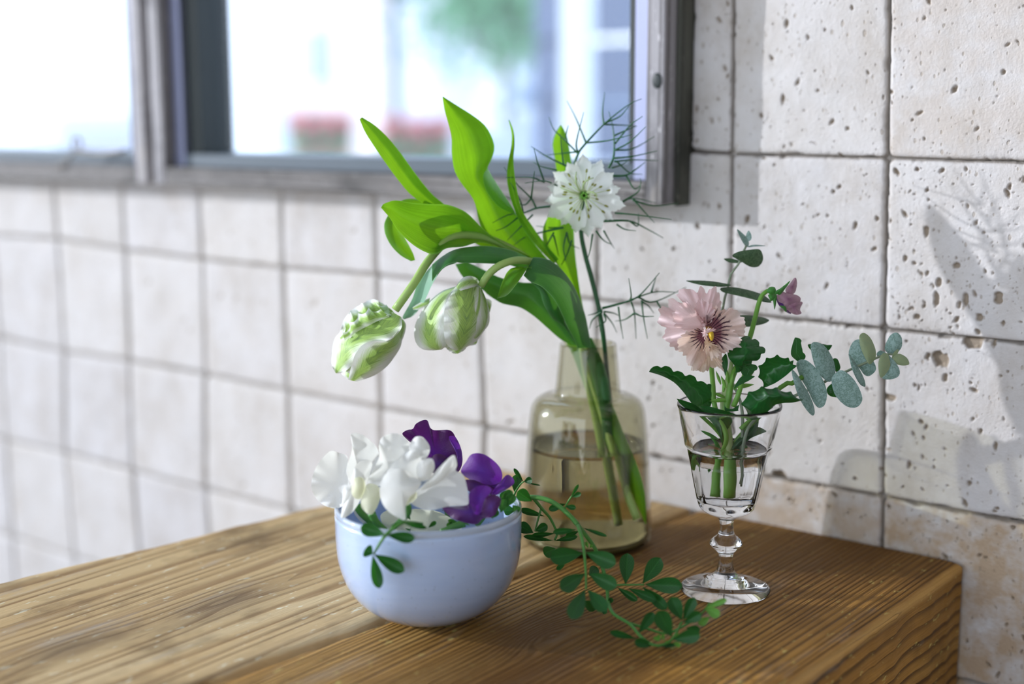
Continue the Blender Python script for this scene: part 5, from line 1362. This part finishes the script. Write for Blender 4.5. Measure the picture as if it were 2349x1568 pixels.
e2 = [gpt(.005, .002, .062), gpt(.010, .004, .092)] + list(pline([(1120, 1440, .012), (1235, 1390, .008), (1340, 1345, .004), (1480, 1275, .004), (1680, 1180, .006), (1850, 1105, .008), (1950, 1065, .010), (2040, 1070, .010)], 'pan', DP))
esprig('blue green eucalyptus sprig reaching right from the glass', e2, [
    ([(1252, 1130), (1312, 1105), (1392, 1160), (1452, 1250), (1490, 1360), (1472, 1460), (1422, 1482), (1380, 1430), (1340, 1345), (1275, 1230)], .002, 'euca', dict(slope=(-.012, 0), bulge=.002)),
    ([(1214, 1188), (1252, 1215), (1312, 1310), (1362, 1400), (1394, 1500), (1380, 1544), (1330, 1500), (1270, 1400), (1230, 1280)], -.006, 'euca', dict(slope=(.012, 0), bulge=.002)),
    ([(1362, 1000), (1402, 968), (1472, 1000), (1532, 1090), (1556, 1180), (1542, 1250), (1502, 1280), (1440, 1230), (1390, 1140)], 0, 'euca', dict(slope=(.008, .004), bulge=.002)),
    ([(1535, 1235), (1600, 1188), (1682, 1240), (1742, 1330), (1766, 1420), (1722, 1478), (1642, 1470), (1560, 1392), (1528, 1300)], -.003, 'euca', dict(slope=(-.008, .004), bulge=.002)),
    ([(1660, 1050), (1690, 972), (1742, 948), (1790, 1000), (1840, 1090), (1874, 1180), (1822, 1234), (1780, 1222), (1740, 1170), (1680, 1130)], .010, 'euca', dict(slope=(-.004, 0), bulge=.002)),
    ([(1660, 1060), (1700, 1110), (1750, 1190), (1785, 1270), (1788, 1318), (1742, 1292), (1690, 1192), (1668, 1110)], .002, 'euca', dict(slope=(.014, 0), bulge=.001)),
    ([(1744, 920), (1782, 898), (1832, 940), (1870, 1030), (1866, 1100), (1822, 1142), (1782, 1080), (1750, 1000)], .000, 'euca_sunlit', dict(slope=(.010, 0), bulge=.002)),
    ([(1944, 1000), (1982, 920), (2032, 894), (2072, 930), (2076, 1000), (2042, 1050), (1990, 1072), (1950, 1040)], .012, 'euca', dict(slope=(-.006, 0), bulge=.002)),
    ([(1878, 1060), (1905, 1035), (1945, 1050), (1960, 1080), (1920, 1090), (1890, 1085)], .010, 'euca', dict(bulge=.001)),
    ([(1892, 1130), (1922, 1062), (1962, 1060), (1985, 1130), (1975, 1180), (1930, 1240), (1902, 1235)], -.001, 'euca_sunlit', dict(slope=(.010, 0), bulge=.001)),
    ([(1940, 1070), (1990, 1085), (2052, 1170), (2052, 1232), (1990, 1260), (1920, 1246), (1960, 1160)], .003, 'euca', dict(slope=(-.006, 0), bulge=.002)),
    ([(2002, 1092), (2052, 1060), (2112, 1090), (2132, 1142), (2072, 1152), (2022, 1132)], .004, 'euca_sunlit', dict(slope=(.006, 0), bulge=.001)),
    ([(1998, 1110), (2005, 1060), (2040, 1025), (2050, 1040), (2030, 1080)], .004, 'euca_sunlit', dict(slope=(.01, 0))),
    ([(1490, 1330), (1540, 1290), (1580, 1340), (1600, 1390), (1550, 1400), (1500, 1380)], .014, 'pansy_leaf', dict(bulge=.001)),
    ([(1530, 1110), (1570, 1100), (1595, 1170), (1560, 1200)], .014, 'pansy_leaf', dict(bulge=.001)),
    ([(1340, 990), (1390, 985), (1400, 1010), (1365, 1030)], .016, 'pansy_leaf', dict(bulge=.001)),
    ([(1440, 985), (1490, 990), (1530, 995), (1490, 1040)], .016, 'pansy_leaf', dict(bulge=.001)),
], DP)

# ------------------------------------------------------------------ sweet peas in the bowl
def pea(label, petals, D, calyx, mat, group):
    c = calyx[0]
    q = zp([c], 'bowl')[0]
    t = empty('sweet_pea_bloom', at(q[0], q[1], D)); tag(t, label, 'sweet pea', group)
    for (nm, out, dd, m_, kw) in petals:
        patch(nm, out, D + dd, M[m_ or mat], t, z='bowl', n=88, rings=14, **kw)
    st = pline([tuple(p_) + (0.008,) for p_ in calyx], 'bowl', D)
    tube('stem', st, np.linspace(.0022, .0012, len(st)), M['vine_stem'], t, 8, n=16)
    for k in range(4):
        a = k * 1.57 + .4
        patch('sepal', [(c[0] + 26 * math.cos(a + o_) * s_, c[1] + 26 * math.sin(a + o_) * s_) for o_, s_ in ((-.5, .5), (0, 1.5), (.5, .5), (1.6, .2), (3.1, .3), (4.7, .2))], D + .004, M['calyx'], t, z='bowl', n=18, rings=3)
    return t
WG, PG = 'white sweet pea blooms in the bowl', 'purple sweet pea blooms in the bowl'
pea('white sweet pea bloom hanging over the bowl at far left', [
    ('banner', [(340, 370), (280, 342), (230, 330), (180, 370), (130, 440), (100, 530), (110, 612), (170, 682), (250, 712), (312, 692), (352, 600), (352, 540), (338, 450)], .006, None, dict(slope=(-.006, 0), bulge=-.004, ruffle=.0028, rk=7, center=(300, 530))),
    ('banner', [(364, 222), (430, 218), (502, 270), (542, 322), (546, 392), (502, 480), (440, 560), (372, 560), (335, 450), (370, 320)], .002, None, dict(slope=(.010, 0), bulge=-.003, ruffle=.0025, rk=6, center=(420, 480))),
    ('wing', [(400, 420), (480, 390), (505, 420), (470, 540), (430, 650), (370, 740), (300, 778), (308, 690), (355, 560)], -.008, None, dict(slope=(.006, 0), bulge=.003, ruffle=.0016, rk=5, center=(400, 560))),
    ('keel', [(380, 520), (440, 510), (460, 580), (420, 650), (370, 620)], -.012, 'cream_petal', dict(bulge=.003)),
], .722, [(405, 690), (430, 740), (480, 790), (560, 850)], 'white_petal', WG)
pea('white sweet pea bloom standing tallest at the back of the bowl', [
    ('banner', [(548, 290), (572, 238), (632, 214), (700, 226), (752, 284), (758, 330), (700, 420), (620, 500), (560, 560), (490, 560), (478, 520), (520, 440), (550, 370)], .004, None, dict(slope=(.004, .002), bulge=-.003, ruffle=.0022, rk=7, center=(620, 430))),
    ('banner', [(748, 320), (770, 262), (800, 234), (842, 240), (886, 296), (882, 350), (842, 396), (800, 390)], .000, None, dict(bulge=.002, ruffle=.0014, rk=5)),
    ('wing', [(590, 530), (622, 440), (700, 372), (770, 326), (815, 356), (842, 420), (838, 520), (780, 545), (690, 540)], -.008, None, dict(slope=(.004, 0), bulge=.003, ruffle=.0018, rk=5)),
    ('wing', [(800, 430), (860, 382), (908, 388), (918, 452), (872, 522), (812, 520)], -.010, None, dict(bulge=.003, ruffle=.001, rk=4)),
    ('keel', [(440, 610), (480, 548), (552, 572), (558, 650), (502, 752), (432, 704)], -.002, 'cream_petal', dict(bulge=.003, ruffle=.001, rk=5)),
], .712, [(500, 745), (515, 775), (540, 810), (600, 860)], 'white_petal', WG)
pea('large white sweet pea bloom at the front of the bowl', [
    ('banner', [(800, 600), (860, 540), (940, 450), (1000, 390), (1050, 358), (1070, 420), (1062, 462), (1112, 492), (1140, 590), (1148, 660), (1130, 692), (1010, 700), (890, 726), (800, 702), (755, 660)], .002, None, dict(slope=(.004, .004), bulge=-.003, ruffle=.0018, rk=6, center=(850, 620))),
    ('wing', [(930, 480), (1000, 400), (1048, 400), (1010, 490), (920, 560), (830, 590)], -.002, None, dict(slope=(.0, .004), bulge=.002)),
    ('banner', [(558, 560), (600, 478), (690, 448), (775, 495), (830, 540), (800, 600), (752, 640), (728, 700), (725, 788), (672, 772), (600, 720), (562, 650)], -.006, None, dict(slope=(-.004, -.004), bulge=.004, ruffle=.0016, rk=5, center=(700, 580))),
    ('keel', [(720, 620), (790, 590), (800, 640), (755, 680), (728, 690)], -.003, 'cream_petal', dict(bulge=.002)),
], .702, [(735, 690), (740, 740), (700, 790), (640, 850)], 'white_petal', WG)
pea('cream sweet pea bloom lying low inside the bowl rim', [
    ('banner', [(680, 770), (760, 720), (860, 720), (960, 740), (1060, 800), (1100, 850), (1000, 880), (860, 890), (740, 870)], .006, None, dict(slope=(0, -.016), bulge=.003, ruffle=.0025, rk=6)),
    ('wing', [(560, 760), (640, 720), (720, 780), (760, 850), (700, 880), (600, 850)], .010, None, dict(slope=(0, -.016), bulge=.003, ruffle=.002, rk=5)),
    ('wing', [(380, 730), (440, 700), (520, 760), (540, 840), (440, 810)], .016, 'white_petal', dict(slope=(0, -.016), bulge=.003)),
], .728, [(760, 860), (840, 872), (940, 868), (1040, 850)], 'cream_petal', WG)
pea('dark maroon purple sweet pea bloom at the back of the bowl', [
    ('banner', [(705, 216), (740, 190), (775, 184), (800, 146), (868, 124), (905, 188), (1020, 192), (1062, 242), (1095, 312), (1106, 400), (1078, 470), (1010, 480), (920, 460), (860, 400), (840, 300), (780, 280), (745, 262)], 0, None, dict(slope=(.004, -.002), bulge=-.004, ruffle=.0026, rk=8, center=(930, 380))),
    ('banner', [(1015, 242), (1060, 240), (1098, 320), (1104, 400), (1082, 440), (1065, 350)], -.004, 'violet_petal', dict(slope=(.01, 0), bulge=.001)),
    ('wing', [(880, 400), (930, 350), (1000, 370), (1010, 430), (960, 480), (900, 470)], -.003, None, dict(bulge=.002)),
], .760, [(960, 470), (980, 560), (1000, 700), (1010, 800)], 'purple_petal', PG)
pea('bright violet sweet pea bloom at the right of the bowl', [
    ('banner', [(1096, 470), (1130, 400), (1172, 350), (1252, 354), (1340, 420), (1372, 490), (1350, 540), (1262, 572), (1170, 530)], .002, None, dict(slope=(0, .004), bulge=.005, ruffle=.0012, rk=5)),
    ('wing', [(1298, 616), (1352, 540), (1408, 488), (1452, 538), (1395, 590), (1330, 622)], 0, None, dict(slope=(.008, 0), bulge=.002, ruffle=.001, rk=4)),
    ('wing', [(1110, 530), (1190, 525), (1290, 560), (1330, 590), (1240, 610), (1150, 600)], .002, 'purple_petal', dict(bulge=.002)),
    ('keel', [(1250, 560), (1330, 540), (1370, 530), (1350, 600), (1290, 620)], .004, 'purple_petal', dict(bulge=.002)),
], .728, [(1300, 615), (1290, 680), (1250, 760), (1200, 830)], 'violet_petal', PG)
pea('deep purple sweet pea bloom tucked low beside the white ones', [
    ('banner', [(972, 708), (1050, 700), (1130, 690), (1150, 640), (1280, 700), (1330, 740), (1300, 772), (1240, 782), (1200, 818), (1100, 802), (1030, 772)], .002, None, dict(slope=(0, -.010), bulge=.003, ruffle=.0016, rk=6)),
    ('wing', [(1148, 620), (1192, 572), (1262, 560), (1300, 590), (1275, 640), (1240, 720), (1200, 755), (1160, 700)], -.003, 'violet_petal', dict(slope=(.004, 0), bulge=-.003, ruffle=.0012, rk=5)),
    ('wing', [(1262, 640), (1320, 620), (1364, 652), (1342, 720), (1302, 772), (1240, 770), (1236, 720)], -.004, None, dict(slope=(-.006, 0), bulge=.002, ruffle=.0012, rk=5)),
], .712, [(1120, 810), (1060, 830), (1010, 850), (960, 865)], 'purple_petal', PG)

# ------------------------------------------------------------------ trailing vine and sprig
def leaflet(par, base, tip, w, D, z='vine', dt=0.0, mat='vine_leaf', fold=.0012, arch=0.0, clamp=True, name='leaflet', blunt=.62):
    b = np.array(base[:2], float); t_ = np.array(tip[:2], float); u = t_ - b; L = np.linalg.norm(u); u /= L; p_ = np.array([-u[1], u[0]])
    ts = [0, .12, .3, .5, .68, .84, .94, 1.0]; ws = [.04, .26, .62, .90, 1.0, .86, .52, .06]
    A = [tuple(b + u * L * t + p_ * w / 2 * s) + (dt * t - arch * math.sin(math.pi * t),) for t, s in zip(ts, ws)]
    B = [tuple(b + u * L * t - p_ * w / 2 * s) + (dt * t - arch * math.sin(math.pi * t),) for t, s in zip(ts, ws)]
    return strip(name, A, B, D, M[mat], par, z=z, n=16, m=7, fold=-fold, clamp=clamp)

vine = empty('trailing_vine', at(*zp([(100, 350)], 'vine')[0][:2], .735)); tag(vine, 'green leafy vine trailing from the bowl onto the table', 'vine')
def vtube(P, D, r0, r1, name='stem', n=30):
    q = np.array([at_above(x, y, D + dd, .0022) for x, y, dd in zp(P, 'vine')])
    tube(name, q, np.linspace(r0, r1, len(q)) * .74, M['vine_stem'], vine, 8, n=n)
vtube([(60, 380, .010), (120, 340, .004), (200, 312, 0), (310, 300, -.004), (420, 320, -.008), (510, 370, -.012), (600, 450, -.016), (650, 510, -.020)], .752, .0017, .0018)
vtube([(650, 510, -.020), (680, 600, -.030), (698, 700, -.032), (712, 850, -.038), (716, 1005, -.042)], .752, .0014, .0007, 'rachis')
vtube([(650, 510, -.020), (720, 600, -.016), (785, 695, -.014), (845, 850, -.012), (876, 1000, -.014), (886, 1100, -.020), (925, 1190, -.03), (1050, 1270, -.04), (1130, 1360, -.05), (1230, 1430, -.05), (1310, 1425, -.05), (1380, 1380, -.05), (1450, 1250, -.05)], .752, .0016, .0008, n=50)
vtube([(310, 305, -.004), (380, 390, 0), (440, 460, .004), (490, 570, .006), (475, 630, .006)], .752, .0013, .0008)
vtube([(370, 390, 0), (345, 480, 0), (325, 560, 0)], .752, .0008, .0006)
vtube([(1050, 1265, -.04), (1200, 1310, -.04), (1330, 1340, -.04), (1470, 1280, -.04), (1600, 1190, -.045), (1660, 1110, -.05)], .752, .0010, .0006)
vtube([(845, 850, -.014), (900, 960, -.02), (1000, 970, -.022), (1160, 968, -.024)], .752, .0009, .0006, 'rachis')
vtube([(545, 400, -.012), (580, 330, -.014), (610, 285, -.016), (640, 225, -.018)], .752, .0008, .0004)
vtube([(150, 330, 0), (175, 260, 0), (215, 200, 0), (240, 180, -.002)], .748, .0009, .0005)
LV = [((690, 728), (440, 765), 135, -.034, -.006), ((715, 722), (942, 812), 130, -.036, -.006), ((705, 885), (520, 1005), 130, -.040, -.012), ((735, 885), (950, 985), 122, -.040, -.006),
      ((708, 1008), (600, 1232), 130, -.044, -.022), ((728, 1008), (872, 1172), 112, -.044, -.016), ((640, 548), (462, 568), 52, -.024, -.002), ((690, 535), (876, 598), 30, -.022, -.004),
      ((560, 350), (430, 395), 55, -.010, .004), ((556, 368), (638, 382), 42, -.014, -.004), ((600, 300), (658, 202), 26, -.018, -.004), ((606, 300), (676, 268), 38, -.018, -.004),
      ((395, 445), (208, 392), 52, .002, .004), ((312, 572), (195, 510), 92, 0, .004), ((325, 560), (420, 515), 72, 0, 0), ((475, 578), (300, 592), 42, .006, 0), ((462, 632), (236, 598), 42, .006, -.002), ((480, 632), (650, 600), 46, .004, -.004), ((660, 560), (560, 600), 44, .008, 0),
      ((300, 330), (190, 255), 100, -.006, -.008), ((170, 270), (190, 125), 78, .004, .004), ((235, 182), (163, 80), 32, -.002, 0), ((240, 180), (302, 165), 55, -.002, -.004), ((245, 186), (368, 210), 12, -.002, -.004),
      ((170, 400), (85, 400), 80, -.006, -.002), ((130, 330), (70, 260), 80, .004, 0),
      ((1018, 965), (1032, 728), 115, -.020, .006), ((1150, 960), (1285, 765), 125, -.022, .004), ((1170, 968), (1452, 978), 128, -.024, -.012), ((955, 990), (1108, 1092), 58, -.018, -.006), ((1040, 998), (1252, 1088), 72, -.022, -.010), ((1150, 988), (1332, 1155), 90, -.022, -.012),
      ((740, 900), (800, 835), 80, -.010, .006), ((480, 690), (392, 735), 95, -.02, .012), ((690, 1090), (790, 1160), 80, -.03, .01), ((560, 800), (490, 855), 40, -.02, .006),
      ((1120, 1340), (1232, 1182), 82, -.048, .004), ((1100, 1382), (896, 1330), 55, -.048, -.002), ((1238, 1432), (1085, 1405), 75, -.052, -.004), ((1372, 1368), (1268, 1170), 135, -.058, -.004), ((1380, 1388), (1588, 1352), 115, -.060, -.006),
      ((1450, 1240), (1365, 1064), 115, -.052, 0), ((1460, 1240), (1545, 1068), 88, -.052, 0), ((1462, 1262), (1598, 1188), 88, -.056, -.004), ((1480, 1300), (1588, 1320), 66, -.050, -.002),
      ((1250, 1436), (1410, 1430), 34, -.05, 0), ((885, 1120), (915, 1070), 40, -.02, 0), ((870, 1130), (850, 1195), 40, -.02, 0)]
for b_, t2, w_, dd, dt in LV:
    leaflet(vine, b_, t2, w_, .752 + dd, dt=dt, arch=.001, fold=.0016)
for b_, t2, w_, dd, dt in [((1620, 1150), (1795, 1082), 46, -.052, -.004), ((1625, 1150), (1738, 1205), 78, -.052, -.004), ((1662, 1215), (1578, 1275), 62, -.05, 0), ((1280, 1400), (1232, 1370), 30, -.06, 0), ((1285, 1395), (1265, 1350), 24, -.06, 0), ((1310, 1400), (1300, 1345), 24, -.06, 0), ((1320, 1400), (1345, 1410), 20, -.06, 0), ((1380, 1405), (1438, 1440), 36, -.062, 0), ((730, 690), (715, 640), 26, -.02, 0), ((745, 690), (760, 660), 22, -.02, 0), ((1395, 1375), (1420, 1340), 30, -.055, 0)]:
    leaflet(vine, b_, t2, w_, .752 + dd, dt=dt, mat='vine_leaf_young', fold=.001)

sprig = empty('leaf_sprig', at(*zp([(690, 815)], 'bowl')[0][:2], .686)); tag(sprig, 'small leafy sprig hanging over the front of the bowl', 'sprig')
tube('stem', pline([(840, 815, .006), (760, 805, .000), (695, 815, -.004), (595, 890, -.007), (515, 1015, -.004)], 'bowl', .692), [.0006, .0007, .0008, .0008, .0005], M['vine_stem'], sprig, 8, n=24)
for b_, t2, w_, dd, dt in [((590, 888), (428, 838), 95, -.008, .004), ((600, 888), (788, 915), 75, -.009, -.001), ((508, 1018), (455, 985), 92, -.006, .001), ((516, 1018), (718, 1132), 92, -.006, -.001), ((508, 1022), (552, 1245), 78, -.006, .002), ((700, 808), (868, 842), 34, -.003, .008), ((625, 830), (700, 815), 30, -.006, .004)]:
    leaflet(sprig, b_, t2, w_, .692 + dd, z='bowl', dt=dt, fold=.0025, clamp=False)
# extra greenery between the blooms
green = empty('calyx_cluster', at(*zp([(1320, 720)], 'bowl')[0][:2], .73)); tag(green, 'tangle of small green calyx leaves at the right of the bowl', 'leaves')
for b_, t2, w_ in [((1330, 760), (1310, 660), 60), ((1360, 740), (1400, 640), 70), ((1300, 780), (1340, 720), 50), ((1400, 700), (1450, 620), 60), ((1100, 830), (1010, 790), 36), ((1130, 830), (1090, 810), 26), ((1440, 690), (1480, 740), 60), ((760, 790), (730, 740), 26), ((880, 840), (930, 800), 30), ((1360, 650), (1440, 600), 60), ((1040, 800), (1000, 830), 24)]:
    leaflet(green, b_, t2, w_, .724, z='bowl', mat='calyx', clamp=False, fold=.002)
